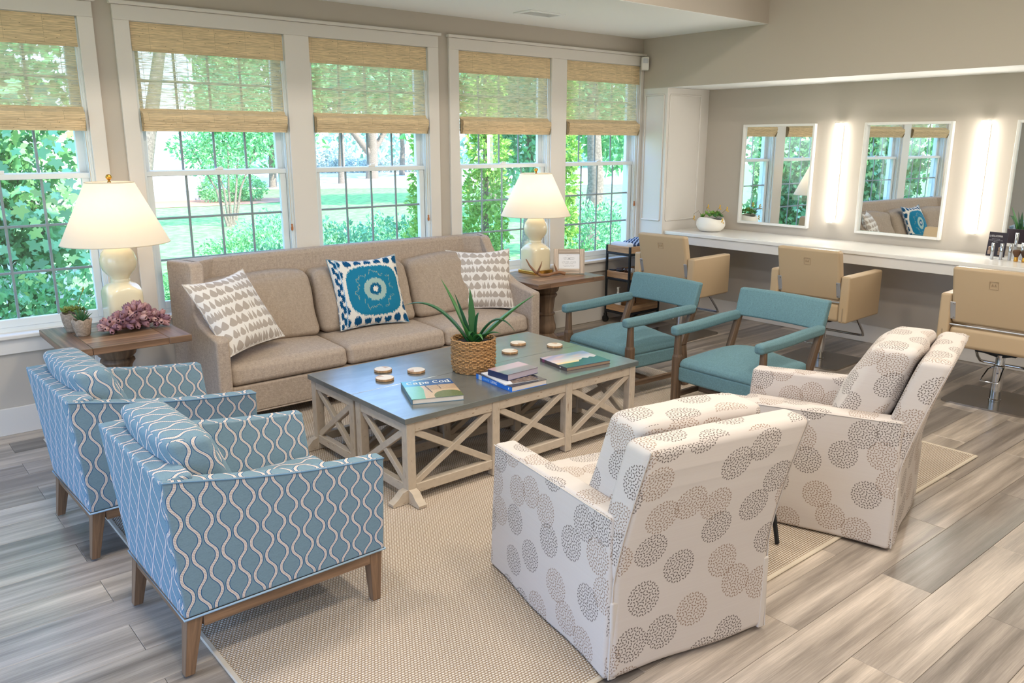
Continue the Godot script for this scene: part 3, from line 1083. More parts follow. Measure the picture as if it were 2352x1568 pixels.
	foliage(o, "foliage", [[V(0.2, 0.65, 0), V(1.5, 0.75, 0.5)], [V(-1.2, 0.6, 0), V(1.0, 0.8, 0.5)]], 7000, 0.06, G0, G1, 0.3)
	foliage(o, "white_flowers", [[V(0.2, 0.65, 0.1), V(1.5, 0.78, 0.5)], [V(-1.2, 0.6, 0.1), V(1.0, 0.8, 0.5)]], 1500, 0.045, Color(0.85, 0.86, 0.8), Color(0.95, 0.95, 0.9), 0.85)
	trunk(o, [V(0, 0, 0), V(0.1, 0.5, 0)], 0.03, 0.01, "stem")
	# arborvitae row
	var arb := [[V(5.47, GY, -2.3), 0.36, "slim yellow-green arborvitae at the right edge of the window over the sofa's right half"], [V(6.42, GY, -2.5), 0.36, "slim yellow-green arborvitae behind the right lamp's window, in its left half"], [V(7.62, GY, -2.4), 0.30, "slim yellow-green arborvitae at the left edge of the window nearest the corner"]]
	for a in arb:
		o = thing("arborvitae", a[2], "shrub", a[0], 0.0, "arborvitae outside the windows")
		trunk(o, [V(0, 0, 0), V(0, 3.2, 0)], 0.05, 0.02)
		var bl := []
		for k in 8: bl.append([V(0.03 * sin(k * 2.3), 0.25 + k * 0.46, 0.03 * cos(k * 3.1)), V(a[1] * (1.0 - 0.055 * k), 0.36, a[1] * (1.0 - 0.055 * k))])
		foliage(o, "foliage", bl, 6500, 0.075, Y0_, Y1_, 0.55)
	# shrubs under the windows
	var sh := [[V(3.9, 0.15, -3.1), V(0.75, 0.62, 0.6), 0], [V(4.9, 0.2, -3.6), V(0.75, 0.66, 0.6), 0], [V(4.3, -0.05, -2.0), V(0.8, 0.60, 0.5), 1], [V(5.9, 0.15, -4.0), V(0.75, 0.72, 0.6), 0], [V(4.75, 0.0, -6.0), V(0.9, 0.55, 0.7), 1], [V(6.0, 0.0, -7.8), V(0.9, 0.65, 0.7), 0], [V(6.15, 0.1, -3.4), V(0.6, 0.75, 0.5), 1], [V(7.9, 0.2, -4.9), V(0.8, 0.72, 0.6), 0], [V(7.45, -0.05, -1.9), V(0.6, 0.62, 0.4), 1], [V(8.5, 0.25, -2.6), V(0.75, 0.78, 0.6), 0], [V(8.2, -0.1, -1.5), V(0.7, 0.6, 0.4), 1], [V(2.9, -0.15, -4.6), V(0.8, 0.4, 0.6), 1]]
	for s in sh:
		bush("groundcover_shrub", "leafy pale green shrub in the bed below the windows", "leafy shrubs in the bed below the windows", s[0], s[1], 5200, 0.058, B0 if s[2] == 0 else G0, B1 if s[2] == 0 else G1)
	# small tree and clipped boxwood in the mulch bed
	o = thing("ornamental_tree", "small airy tree with several thin stems standing on the lawn before the white house", "tree", V(8.4, GY, -16.1))
	for k in 5: trunk(o, [V(0.05 * k - 0.1, 0, 0), V(0.28 * (k - 2) * 0.6, 1.0, 0.1 * (k % 2)), V(0.45 * (k - 2), 2.2, 0.2 * (k % 3 - 1))], 0.045, 0.012, "stem")
	foliage(o, "foliage", [[V(-0.2, 1.9, 0), V(1.0, 0.7, 0.8)], [V(0.9, 2.5, 0.1), V(0.9, 0.8, 0.7)], [V(-0.9, 2.1, 0.2), V(0.7, 0.5, 0.6)], [V(0.2, 3.4, 0), V(1.4, 0.8, 1.0)]], 3600, 0.12, B0 * 0.8, G1, 0.15)
	o = thing("boxwood", "round clipped boxwood behind the thin-stemmed tree, beside the white house", "shrub", V(12.1, GY, -25.3))
	foliage(o, "foliage", [[V(-0.35, 0.55, 0), V(1.0, 0.62, 0.9)], [V(0.6, 0.5, 0), V(0.75, 0.55, 0.8)]], 5000, 0.09, G0 * 0.85, G1 * 1.05, 0.7)
	trunk(o, [V(0, 0, 0), V(0, 0.5, 0)], 0.06, 0.04, "stem")
	# trees farther off
	tree("grey trunk and crown of a big tree left of the white house's front", V(4.0, GY, -9.5), 6.0, [[V(0.9, 5.0, -0.5), V(2.0, 1.3, 1.6)], [V(-1.2, 4.6, 0), V(1.6, 1.3, 1.4)]], 3600, 0.19, B0, G1, 0.17, [], 0.95)
	tree("spreading tree with a forked pale trunk far across the lawn", V(26.5, GY, -39.4), 6.0, [[V(0, 6.2, 0), V(6.5, 2.2, 3.5)], [V(-4.5, 3.9, 1), V(3.0, 1.1, 2.0)], [V(4.0, 4.2, 0), V(3.0, 1.3, 2)]], 5200, 0.42, B0, B1, 0.42, [[V(0, 1.4, 0), V(-2.2, 3.6, 0.5), V(-4.6, 4.4, 0.6)], [V(0, 1.4, 0), V(1.6, 3.6, 0), V(3.0, 5, 0)]])
	tree("thin leaning tree right of the spreading tree, far across the lawn", V(30.8, GY, -42.7), 5.5, [[V(0, 4.9, 0), V(3.2, 1.8, 2.4)]], 1800, 0.4, B0, B1, 0.22)
	tree("tall green tree behind the boxwood, right of the white house", V(17.5, GY, -33.8), 7.0, [[V(0, 4.8, 0), V(3.4, 4.2, 3)], [V(-2.6, 4.4, 0.6), V(2.4, 3.4, 2)]], 8000, 0.34, G0, G1 * 1.1, 0.2)
	tree("broad green tree seen through the reed shade right of the white house", V(22.0, GY, -35.0), 8.0, [[V(0, 6.6, 0), V(4.2, 3.0, 3)]], 5000, 0.36, G0, B1, 0.2)
	tree("dark leafy tree behind the right lamp, outside its window", V(10.9, GY, -6.9), 4.5, [[V(0.2, 2.3, 0), V(1.0, 1.1, 0.9)], [V(0.3, 3.8, 0), V(1.5, 1.3, 1.2)]], 5600, 0.16, B0 * 0.75, B1 * 0.85, 0.10)
	tree("grey-barked tree leaning outside the window nearest the corner", V(10.3, GY, -4.5), 4.6, [[V(0.6, 3.1, -0.4), V(1.3, 0.9, 1.0)], [V(0.2, 4.4, 0), V(1.8, 1.2, 1.3)], [V(1.5, 2.3, -0.8), V(0.9, 0.7, 0.7)]], 6200, 0.15, B0, G1, 0.19)
	tree("pale green tree past the road, seen in the corner window", V(17.2, GY, -9.6), 5.0, [[V(0, 3.6, 0), V(1.9, 2.0, 1.6)], [V(2.0, 2.8, 0.6), V(1.4, 1.5, 1.2)]], 4200, 0.26, B0, B1, 0.22)
	tree("tall pale tree seen through the reed shades of the right windows", V(19.2, GY, -18.2), 8.0, [[V(0, 5.2, 0), V(3.6, 2.6, 2.6)], [V(-3.4, 4.6, -1), V(2.6, 2.2, 2)]], 6500, 0.34, G0, B1, 0.35)
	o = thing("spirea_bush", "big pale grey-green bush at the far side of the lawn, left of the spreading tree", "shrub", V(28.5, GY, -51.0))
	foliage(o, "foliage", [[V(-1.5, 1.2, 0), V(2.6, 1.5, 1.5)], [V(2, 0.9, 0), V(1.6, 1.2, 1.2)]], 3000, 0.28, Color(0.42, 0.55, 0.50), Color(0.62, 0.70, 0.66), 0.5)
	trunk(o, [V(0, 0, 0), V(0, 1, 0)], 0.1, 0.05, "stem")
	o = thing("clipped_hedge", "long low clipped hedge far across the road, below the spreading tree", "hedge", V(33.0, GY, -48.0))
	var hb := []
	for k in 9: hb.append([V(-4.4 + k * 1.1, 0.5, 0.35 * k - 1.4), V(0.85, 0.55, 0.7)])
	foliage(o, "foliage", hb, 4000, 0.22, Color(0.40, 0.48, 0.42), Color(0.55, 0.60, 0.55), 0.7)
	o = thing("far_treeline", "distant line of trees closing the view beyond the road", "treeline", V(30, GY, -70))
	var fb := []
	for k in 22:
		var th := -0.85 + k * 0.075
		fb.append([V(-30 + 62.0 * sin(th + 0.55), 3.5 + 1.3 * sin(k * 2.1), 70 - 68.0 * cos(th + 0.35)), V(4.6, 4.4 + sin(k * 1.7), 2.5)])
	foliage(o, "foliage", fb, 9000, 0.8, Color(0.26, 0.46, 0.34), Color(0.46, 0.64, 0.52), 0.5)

# ---------------------------------------------------------------- vanity
func text_mesh(s: String, size: float, depth := 0.0006, bold := false, font := "Droid Serif") -> TextMesh:
	var f := SystemFont.new()
	f.font_names = PackedStringArray([font])
	if bold: f.font_weight = 700
	var t := TextMesh.new()
	t.text = s
	t.font = f
	t.font_size = 32
	t.pixel_size = size / 32.0
	t.depth = depth
	t.curve_step = 2.0
	return t

func build_vanity() -> void:
	var o := thing("vanity_counter", "long white vanity counter fixed along the mirror wall", "counter", V(XH, 0, 0.33))
	var b := MB.new()
	b.box(V(0.343, 0.8815, 3.78), V(0.626, 0.032, 7.55), 0.004)
	part(o, "countertop", b, M.quartz)
	b = MB.new()
	b.box(V(0.055, 0.825, 3.78), V(0.02, 0.083, 7.55), 0.002)
	part(o, "front_apron", b, M.trim)
	for k in 5:
		b = MB.new()
		b.box(V(0.36, 0.83, 0.05 + k * 1.55), V(0.58, 0.07, 0.03), 0.002)
		part(o, "support_bracket", b, M.trim)
	# mirrors
	var mz := [[0.7857, 1.5549, "white-framed wall mirror nearest the paneled pier, left of the others"], [2.0223, 2.7616, "white-framed wall mirror between the two light bars"], [3.225, 3.97, "white-framed wall mirror at the photo's right edge, behind the brushes"]]
	for q in mz:
		var zc: float = (q[0] + q[1]) / 2
		var hw: float = (q[1] - q[0]) / 2
		o = thing("wall_mirror", q[2], "mirror", V(XR - 0.001, 1.455, zc), 0.0, "mirrors over the vanity")
		b = MB.new()
		for s: float in [-1.0, 1.0]:
			b.box(V(-0.021, 0, s * (hw - 0.011)), V(0.042, 0.956, 0.022), 0.003)
			b.box(V(-0.021, s * (0.478 - 0.011), 0), V(0.042, 0.022, hw * 2 - 0.044), 0.003)
		part(o, "frame", b, M.white)
		b = MB.new()
		b.box(V(0, 0, 0), V(0.006, 0.915, hw * 2 - 0.04), 0.0, Transform3D(Basis(Vector3.UP, [-0.012, -0.035, 0.0][mz.find(q)]), V(-0.020, 0, 0)))
		part(o, "mirror_glass", b, M.mirror)
	# light bars
	var lz := [[1.79, "vertical white light bar between the first and second mirrors"], [3.005, "vertical white light bar between the second and third mirrors"]]
	for q in lz:
		o = thing("light_bar", q[1], "wall light", V(XR, 1.493, q[0]), 0.0, "light bars between the mirrors")
		b = MB.new()
		b.box(V(-0.008, 0, 0), V(0.016, 0.84, 0.05), 0.003)
		part(o, "back_plate", b, M.white)
		b = MB.new()
		b.sbox(V(-0.045, 0, 0), V(0.058, 0.875, 0.058), 0.008)
		part(o, "diffuser", b, glow(Color(1.0, 0.98, 0.94), 12.0))
		for s: int in [-1, 1]:
			b = MB.new()
			b.box(V(-0.044, s * 0.44, 0), V(0.06, 0.008, 0.06), 0.002)
			part(o, "end_cap", b, M.white)
		var l := AreaLight3D.new()
		l.name = "light"
		l.area_size = Vector2(0.05, 0.86)
		l.light_color = Color(1.0, 0.98, 0.94)
		l.light_energy = 0.8
		l.light_size = 0.05
		l.shadow_enabled = true
		o.add_child(l, true)
		l.position = V(-0.0755, 0, 0)
		l.rotation.y = PI / 2
	# low white planter with succulents
	o = thing("planter", "low round white ribbed planter of green succulents on the counter by the pier", "planter", V(6.80, 0.8975, 0.655))
	b = MB.new()
	var prof := [Vector2(0.0, 0.002), Vector2(0.075, 0.002), Vector2(0.10, 0.006), Vector2(0.127, 0.03), Vector2(0.143, 0.065), Vector2(0.140, 0.10), Vector2(0.126, 0.128), Vector2(0.118, 0.134), Vector2(0.112, 0.130), Vector2(0.112, 0.11)]
	b.lathe(prof, 48)
	for k in b.v.size():
		var th := atan2(b.v[k].z, b.v[k].x)
		var r := Vector2(b.v[k].x, b.v[k].z).length()
		if r > 0.115 and b.v[k].y < 0.125: b.v[k] *= V(1, 1, 1) * Vector3.ONE + V(1, 0, 1) * 0.008 * cos(th * 24.0)
		b.v[k].y += 0.012 * (b.v[k].y / 0.13) * cos(2.0 * th)
	part(o, "pot", b, plain(Color(0.93, 0.91, 0.87), 0.45))
	b = MB.new()
	b.lathe([Vector2(0.118, 0.112), Vector2(0.06, 0.122), Vector2(0.0, 0.124)], 24)
	part(o, "soil", b, M.soil)
	var lv := [plain(Color(0.36, 0.56, 0.22), 0.5), plain(Color(0.52, 0.68, 0.30), 0.5), plain(Color(0.25, 0.45, 0.22), 0.5)]
	for k in 15:
		var th := k * 2.4
		var r := 0.025 + 0.085 * sqrt(k / 15.0)
		var ro := Node3D.new()
		ro.name = "rosette"
		o.add_child(ro, true)
		ro.position = V(cos(th) * r, 0.142 + 0.022 * h1(k) + (0.02 if r < 0.07 else 0.0), sin(th) * r)
		ro.rotation = V(sin(th) * 0.7, th, -cos(th) * 0.7)
		rosette(ro, 9, 0.030 + 0.012 * h1(k + 9), lv[k % 3], 0.35)
	for q in [[V(-0.03, 0.14, -0.08), V(-0.05, 0.20, -0.12), V(-0.06, 0.165, -0.165), V(-0.05, 0.13, -0.17)], [V(0.0, 0.15, -0.03), V(0, 0.23, -0.06), V(0.0, 0.245, -0.04)], [V(0, 0.15, 0.04), V(0, 0.21, 0.07), V(0, 0.25, 0.10)], [V(0, 0.14, 0.07), V(0.0, 0.19, 0.13), V(0, 0.235, 0.185)], [V(-0.02, 0.14, 0.1), V(-0.03, 0.15, 0.14), V(-0.03, 0.12, 0.16)]]:
		b = MB.new()
		b.tube(q, 0.0018, 5)
		var st := part(o, "flower_stalk", b, plain(Color(0.42, 0.38, 0.28), 0.7))
		b = MB.new()
		for k in 5:
			var p: Vector3 = q[q.size() - 1] + V(0.008 * sin(k * 2.1), -0.009 * k + 0.012, 0.012 * sin(k * 3.3))
			b.sbox(p, V(0.011, 0.013, 0.011), 0.005, 1)
		part(st, "yellow_buds", b, plain(Color(0.86, 0.68, 0.22), 0.6))
	# cosmetics at the right edge
	o = thing("brochure_card", "dark plum counter card with white lettering, standing left of the silver tubes", "sign", V(6.86, 0.8975, 3.262), -0.05)
	b = MB.new()
	b.box(V(0, 0.107, 0), V(0.004, 0.185, 0.135), 0.0008, Transform3D(Basis(Vector3.FORWARD, 0.12), V(0.01, 0, 0)))
	part(o, "card", b, plain(Color(0.17, 0.13, 0.17), 0.35))
	var tm := part(o, "lettering", text_mesh("LA BELLA DONNA", 0.0185, 0.0005, false, "Droid Sans"), plain(Color(0.9, 0.88, 0.88), 0.5))
	tm.position = V(-0.0095, 0.172, 0)
	tm.rotation = V(0, -PI / 2, 0)
	tm.scale = V(0.66, 1, 1)
	for k in 3:
		tm = part(o, "small_print", text_mesh(["mineral makeup", "THE GIFT OF RADIANT SKIN", "collection"][k], 0.008, 0.0004, false, "Droid Sans"), plain(Color(0.7, 0.68, 0.7), 0.5))
		tm.position = V(-0.0075 + k * 0.001, 0.150 - k * 0.011, 0)
		tm.rotation = V(0, -PI / 2, 0)
	b = MB.new()
	b.box(V(0.02, 0.006, 0), V(0.07, 0.012, 0.14), 0.002)
	part(o, "acrylic_foot", b, M.acrylic)
	b = MB.new()
	for s: float in [-1.0, 1.0]: b.lathe([Vector2(0, 0.03), Vector2(0.014, 0.03), Vector2(0.014, 0.06), Vector2(0.010, 0.062), Vector2(0.013, 0.085), Vector2(0.0, 0.093)], 12, Transform3D(Basis().scaled(V(0.12, 1, 1)), V(-0.004, 0, s * 0.036)))
	part(o, "printed_brushes", b, plain(Color(0.62, 0.52, 0.46), 0.6))
	var tubes := [[6.80, 3.268, 0.125, "silver cosmetic tube standing leftmost in the row by the card"], [6.815, 3.325, 0.125, "silver cosmetic tube standing second in the row by the card"], [6.83, 3.38, 0.125, "silver cosmetic tube standing third in the row, left of the brushes"], [6.95, 3.372, 0.20, "tallest silver cosmetic tube, behind the row"], [6.93, 3.43, 0.13, "silver cosmetic tube behind the left brush"], [6.935, 3.465, 0.13, "silver cosmetic tube behind the right brush"]]
	for q in tubes:
		o = thing("cosmetic_tube", q[3], "cosmetics", V(q[0], 0.8975, q[1]), 0.0, "silver cosmetic tubes on the counter")
		b = MB.new()
		b.lathe([Vector2(0, 0.001), Vector2(0.011, 0.001), Vector2(0.0115, 0.004), Vector2(0.0115, q[2] * 0.48), Vector2(0.0, q[2] * 0.48)], 16)
		part(o, "tube_body", b, M.steel)
		b = MB.new()
		b.lathe([Vector2(0, q[2] * 0.487), Vector2(0.012, q[2] * 0.487), Vector2(0.012, q[2] - 0.003), Vector2(0.010, q[2]), Vector2(0, q[2])], 16)
		part(o, "cap", b, M.chrome)
	o = thing("cosmetics_tray", "clear acrylic tray holding makeup at the counter's right end", "tray", V(6.93, 0.8975, 3.43))
	b = MB.new()
	b.box(V(0, 0.02, 0.08), V(0.004, 0.04, 0.32), 0.001)
	b.box(V(0.09, 0.002, 0.08), V(0.18, 0.003, 0.32), 0.001)
	part(o, "tray_walls", b, M.acrylic)
	for k in 2:
		o = thing("makeup_brush", ["kabuki brush with brown bristles and gold handle, left of two", "kabuki brush with dark bristles and gold handle, right of two"][k], "brush", V(6.80, 0.8975, 3.435 + 0.055 * k), 0.0, "makeup brushes on the counter")
		b = MB.new()
		b.lathe([Vector2(0, 0.001), Vector2(0.014, 0.001), Vector2(0.0155, 0.006), Vector2(0.014, 0.018), Vector2(0.0135, 0.034), Vector2(0, 0.034)], 20)
		part(o, "handle", b, M.brass)
		b = MB.new()
		b.lathe([Vector2(0.0125, 0.034), Vector2(0.020, 0.050), Vector2(0.0275, 0.068), Vector2(0.0265, 0.080), Vector2(0.018, 0.087), Vector2(0, 0.089)], 24)
		part(o, "bristles", b, plain(Color(0.36, 0.25, 0.17) if k == 0 else Color(0.25, 0.17, 0.12), 0.9))

func rosette(o: Node3D, n: int, L: float, mat: Material, lift := 0.5) -> void:
	for k in n:
		var th := TAU * k / n * (1.0 if k < n else 1.0) + (0.3 if k % 2 else 0.0)
		var el := lift + 0.55 * (k % 3)
		var b := MB.new()
		var d := V(cos(th) * cos(el), sin(el), sin(th) * cos(el))
		var sd := V(-sin(th), 0, cos(th))
		var up := d.cross(sd)
		if up.y < 0: up = -up
		var l := L * (1.0 - 0.15 * (k % 3))
		b.grid(5, 6, func(i: int, j: int) -> Vector3:
			var s := i / 4.0
			var a := TAU * j / 6.0
			var w := l * 0.26 * sin(PI * (0.12 + 0.86 * s))
			return d * (l * s) + sd * (cos(a) * w) + up * (sin(a) * w * 0.45 + l * 0.12 * s * s), false, true)
		part(o, "succulent_leaf", b, mat)

# ---------------------------------------------------------------- floor, rug, sofa
func build_floor_and_rug() -> void:
	var b := MB.new()
	b.box(V((XL + XR) / 2, -0.056, ZF / 2), V(XR - XL + 0.3, 0.1, ZF + 0.3), 0.0)
	var fl := struct("floor", b, plain(Color(0.25, 0.22, 0.2), 0.9))
	var pitch := 0.2055
	var zr := 4.28 - 21 * pitch
	var row := -21
	while zr < ZF:
		var z0 := maxf(zr, 0.0)
		var z1 := minf(zr + pitch, ZF)
		var off := 3.187 if row % 2 == 0 else 2.545
		var n0 := int(floor((XL - off) / 1.27))
		var x := off + 1.27 * n0
		while x < XR:
			var a := maxf(x, XL)
			var c := minf(x + 1.27, XR)
			if c - a > 0.01 and z1 - z0 > 0.01:
				b = MB.new()
				var o := V(rng.randf() * 3.0, 0, rng.randf() * 3.0)
				b.box(o, V(c - a - 0.0012, 0.006, z1 - z0 - 0.0012), 0.0012, Transform3D(Basis(), V((a + c) / 2, -0.003, (z0 + z1) / 2) - o))
				part(fl, "plank", b, M.planks[rng.randi() % 12])
			x += 1.27
		zr += pitch
		row += 1
	# rug
	var o := thing("area_rug", "large woven sisal-look rug in cream and tan under the seating group", "rug", V(0.818, 0, 0.24))
	b = MB.new()
	var w := 4.8935 - 0.818
	var d := 4.012 - 0.24
	b.box(V(w / 2, 0.005, d / 2), V(w - 0.02, 0.008, d - 0.02), 0.0)
	# flat map in metres for the weave
	for k in b.v.size(): b.t[k] = Vector2(b.v[k].x, b.v[k].z)
	part(o, "woven_field", b, M.rug)
	b = MB.new()
	for q in [[V(w / 2, 0.0055, d - 0.011), V(w, 0.011, 0.022)], [V(w / 2, 0.0055, 0.011), V(w, 0.011, 0.022)], [V(0.011, 0.0055, d / 2), V(0.022, 0.011, d - 0.044)], [V(w - 0.011, 0.0055, d / 2), V(0.022, 0.011, d - 0.044)]]: b.box(q[0], q[1], 0.004)
	part(o, "bound_edge", b, M.binding)

# outline (list of Vector2) with each corner filleted
func fillet(pts: Array, r: float, n := 4) -> PackedVector2Array:
	var out := PackedVector2Array()
	for k in pts.size():
		var p: Vector2 = pts[k]
		var a: Vector2 = pts[(k - 1 + pts.size()) % pts.size()]
		var c: Vector2 = pts[(k + 1) % pts.size()]
		var q := minf(r, minf(p.distance_to(a), p.distance_to(c)) * 0.45)
		var p0 := p + (a - p).normalized() * q
		var p1 := p + (c - p).normalized() * q
		for i in n + 1:
			var t := i / float(n)
			out.append(p0.lerp(p, t).lerp(p.lerp(p1, t), t))
	return out

# upholstered slab: outline in the plane (z, y), thickness along x from x0 to x1, edges rounded by r
func slab(b: MB, pts: Array, x0: float, x1: float, r: float, deform = null, corner := 0.03) -> void:
	var ol := fillet(pts, corner)
	var n := ol.size()
	var area := 0.0
	for k in n: area += ol[k].cross(ol[(k + 1) % n])
	var sg := 1.0 if area > 0 else -1.0
	var nr := PackedVector2Array()
	for k in n:
		var e := (ol[(k + 1) % n] - ol[(k - 1 + n) % n]).normalized()
		nr.append(Vector2(e.y, -e.x) * sg)
	var rings := []
	var steps := 4
	for k in steps + 1: rings.append([x0 + r - r * cos(k * PI / 2 / steps), -r + r * sin(k * PI / 2 / steps), PI / 2 - k * PI / 2 / steps, -1.0])
	for k in steps + 1: rings.append([x1 - r + r * sin(k * PI / 2 / steps), -r + r * cos(k * PI / 2 / steps), k * PI / 2 / steps, 1.0])
	var base := b.v.size()
	var per := 0.0
	for g in rings:
		for k in n + 1:
			var kk := k % n
			var q: Vector2 = ol[kk] + nr[kk] * g[1]
			var p := V(g[0], q.y, q.x)
			if deform != null: p = deform.call(p)
			b.vert(p, V(g[3] * sin(g[2]), nr[kk].y * cos(g[2]), nr[kk].x * cos(g[2])).normalized(), Vector2(g[0], -q.y + q.x))
	for g in rings.size() - 1:
		for k in n:
			var i := base + g * (n + 1) + k
			b.quad(i, i + 1, i + n + 2, i + n + 1)
	for s in [0, rings.size() - 1]:
		var poly := PackedVector2Array()
		for k in n: poly.append(ol[k] + nr[k] * rings[s][1])
		var idx := Geometry2D.triangulate_polygon(poly)
		var bb := b.v.size()
		for p in poly:
			var q := V(rings[s][0], p.y, p.x)
			if deform != null: q = deform.call(q)
			b.vert(q, V(rings[s][3], 0, 0), Vector2(p.x, -p.y))
		for k in range(0, idx.size(), 3): b.tri(bb + idx[k], bb + idx[k + 1], bb + idx[k + 2])

# knife-edged cushion facing +z
func throw_pillow(b: MB, w: float, h: float, t: float, ear := 0.07, sag := 0.0) -> void:
	var n := 22
	for side in [1.0, -1.0]:
		b.grid(n, n, func(i: int, j: int) -> Vector3:
			var u := -cos(PI * i / (n - 1.0))
			var v := -cos(PI * j / (n - 1.0))
			var th: float = t * 0.5 * pow(maxf(0.0, 1.0 - pow(absf(u), 2.6)), 0.62) * pow(maxf(0.0, 1.0 - pow(absf(v), 2.6)), 0.62)
			th *= 1.0 + 0.05 * sin(u * 5.0 + v * 3.0) + 0.04 * sin(v * 7.0 - u * 2.0)
			var x: float = w / 2 * u * (1.0 - ear * (1.0 - v * v) * absf(u))
			var y: float = h / 2 * v * (1.0 - ear * (1.0 - u * u) * absf(v)) - sag * (1.0 - u * u) * maxf(v, 0.0)
			return V(x, y, side * th), false, false, side < 0, func(i: int, j: int) -> Vector2:
			return Vector2(0.5 - 0.5 * side * cos(PI * i / (n - 1.0)), 0.5 + 0.5 * cos(PI * j / (n - 1.0))))
	var ring := []
	for k in 4 * 16:
		var e := k / 16
		var q := (k % 16) / 16.0 * 2.0 - 1.0
		var u: float = [q, 1.0, -q, -1.0][e]
		var v: float = [-1.0, q, 1.0, -q][e]
		ring.append(V(w / 2 * u * (1.0 - ear * (1.0 - v * v) * absf(u)), h / 2 * v * (1.0 - ear * (1.0 - u * u) * absf(v)) - sag * (1.0 - u * u) * maxf(v, 0.0), 0))
	b.tube(ring, 0.0045, 6, false, true)

func build_sofa() -> void:
	var o := thing("sofa", "long beige linen three-seat sofa with a high back and sloped arms under the windows", "sofa", V(3.021, 0, 0))
	var HW := 1.322
	var toe := func(p: Vector3) -> Vector3:
		var k := smoothstep(0.62, 1.0, p.y) * smoothstep(0.05, 0.3, p.z)
		p.x -= signf(p.x) * 0.075 * k
		return p
	var side := [Vector2(0.045, 0.095), Vector2(0.84, 0.095), Vector2(0.84, 0.59), Vector2(0.70, 0.615), Vector2(0.57, 0.645), Vector2(0.47, 0.70), Vector2(0.39, 0.785), Vector2(0.33, 0.88), Vector2(0.285, 0.985), Vector2(0.25, 1.0), Vector2(0.045, 1.0)]
	for s: float in [-1.0, 1.0]:
		var b := MB.new()
		slab(b, side, minf(s * HW, s * (HW - 0.088)), maxf(s * HW, s * (HW - 0.088)), 0.016, toe, 0.022)
		part(o, "arm", b, M.linen)
		# padded wing that closes the angle between arm and back
		b = MB.new()
		var c8 := []
		for k in 8:
			var up := (k & 2) > 0
			var fr := (k & 4) > 0
			var x := (HW - 0.115 if (fr and up) else HW - 0.045) if (k & 1) else (HW - (0.15 if up else 0.11) if fr else (0.99 if up else 1.10))
			c8.append(V(s * x, 1.0 if up else 0.56, (0.245 if up else 0.36) if fr else 0.11))
		b.soft(c8, 0.018, 4)
		part(o, "wing", b, M.linen)
	var b := MB.new()
	b.soft([V(-1.24, 0.1, 0.05), V(1.24, 0.1, 0.05), V(-1.25, 1.0, 0.04), V(1.25, 1.0, 0.04), V(-1.24, 0.1, 0.24), V(1.24, 0.1, 0.24), V(-1.25, 1.0, 0.15), V(1.25, 1.0, 0.15)], 0.03, 8, [0, 0, 0, 0.012, 0, 0])
	part(o, "backrest", b, M.linen)
	b = MB.new()
	b.sbox(V(0, 0.18, 0.49), V(2.47, 0.18, 0.64), 0.012, 4)
	part(o, "seat_rail", b, M.linen_dark)
	b = MB.new()
	b.tube([V(-1.24, 0.088, 0.81), V(1.24, 0.088, 0.81)], 0.005, 6)
	part(o, "hem_welt", b, M.linen)
	for k in 3:
		var x := (k - 1) * 0.822
		b = MB.new()
		b.soft([V(x - 0.411, 0.272, 0.22), V(x + 0.411, 0.272, 0.22), V(x - 0.408, 0.425, 0.22), V(x + 0.408, 0.425, 0.22), V(x - 0.411, 0.272, 0.815), V(x + 0.411, 0.272, 0.815), V(x - 0.406, 0.405, 0.80), V(x + 0.406, 0.405, 0.80)], 0.042, 8, [0, 0, 0, 0.028, 0, 0.012], 4)
		part(o, "seat_cushion", b, M.linen)
	var wrinkle := func(p: Vector3) -> Vector3:
		p.z += 0.010 * sin(p.x * 17.0 + p.y * 9.0) * sin(p.y * 13.0 + 1.0) + 0.006 * sin(p.x * 31.0 - p.y * 22.0)
		p.y += 0.008 * sin(p.x * 9.0 + 0.7) * smoothstep(0.7, 0.9, p.y)
		return p
	for k in 3:
		var x := (k - 1) * 0.815
		b = MB.new()
		b.soft([V(x - 0.40, 0.425, 0.22), V(x + 0.40, 0.425, 0.22), V(x - 0.402, 0.875, 0.14), V(x + 0.402, 0.875, 0.14), V(x - 0.40, 0.425, 0.46), V(x + 0.40, 0.425, 0.46), V(x - 0.39, 0.865, 0.30), V(x + 0.39, 0.865, 0.30)], 0.055, 10, [0.0, 0.0, 0, 0.02, 0, 0.05], 4, wrinkle)
		part(o, "back_cushion", b, M.linen_dark)
	for q in [V(-1.2, 0, 0.76), V(1.2, 0, 0.76), V(-1.2, 0, 0.12), V(1.2, 0, 0.12)]:
		b = MB.new()
		b.lathe([Vector2(0, 0.012), Vector2(0.018, 0.012), Vector2(0.03, 0.1), Vector2(0, 0.1)], 16, Transform3D(Basis(), q))
		part(o, "foot", b, M.walnut)
	# throw pillows
	var pl := [["throw_pillow", "white throw pillow with taupe raindrop print slumped against the sofa's left arm", V(1.935, 0.705, 0.585), V(-0.60, 0.42, 0.055), M.drops, 0.53, 0.53],
		["throw_pillow", "teal and white ikat throw pillow with a bullseye in the middle of the sofa", V(3.006, 0.690, 0.42), V(-0.39, -0.09, 0.0), M.ikat, 0.55, 0.53],
		["throw_pillow", "white throw pillow with taupe raindrop print upright against the sofa's right arm", V(4.06, 0.668, 0.41), V(-0.42, -0.45, -0.009), M.drops, 0.54, 0.51]]
	for q in pl:
		var t := thing(q[0], q[1], "pillow", q[2])
		t.rotation = q[3]
		b = MB.new()
		throw_pillow(b, q[5], q[6], 0.17, 0.07, 0.015)
		part(t, "cover", b, q[4])

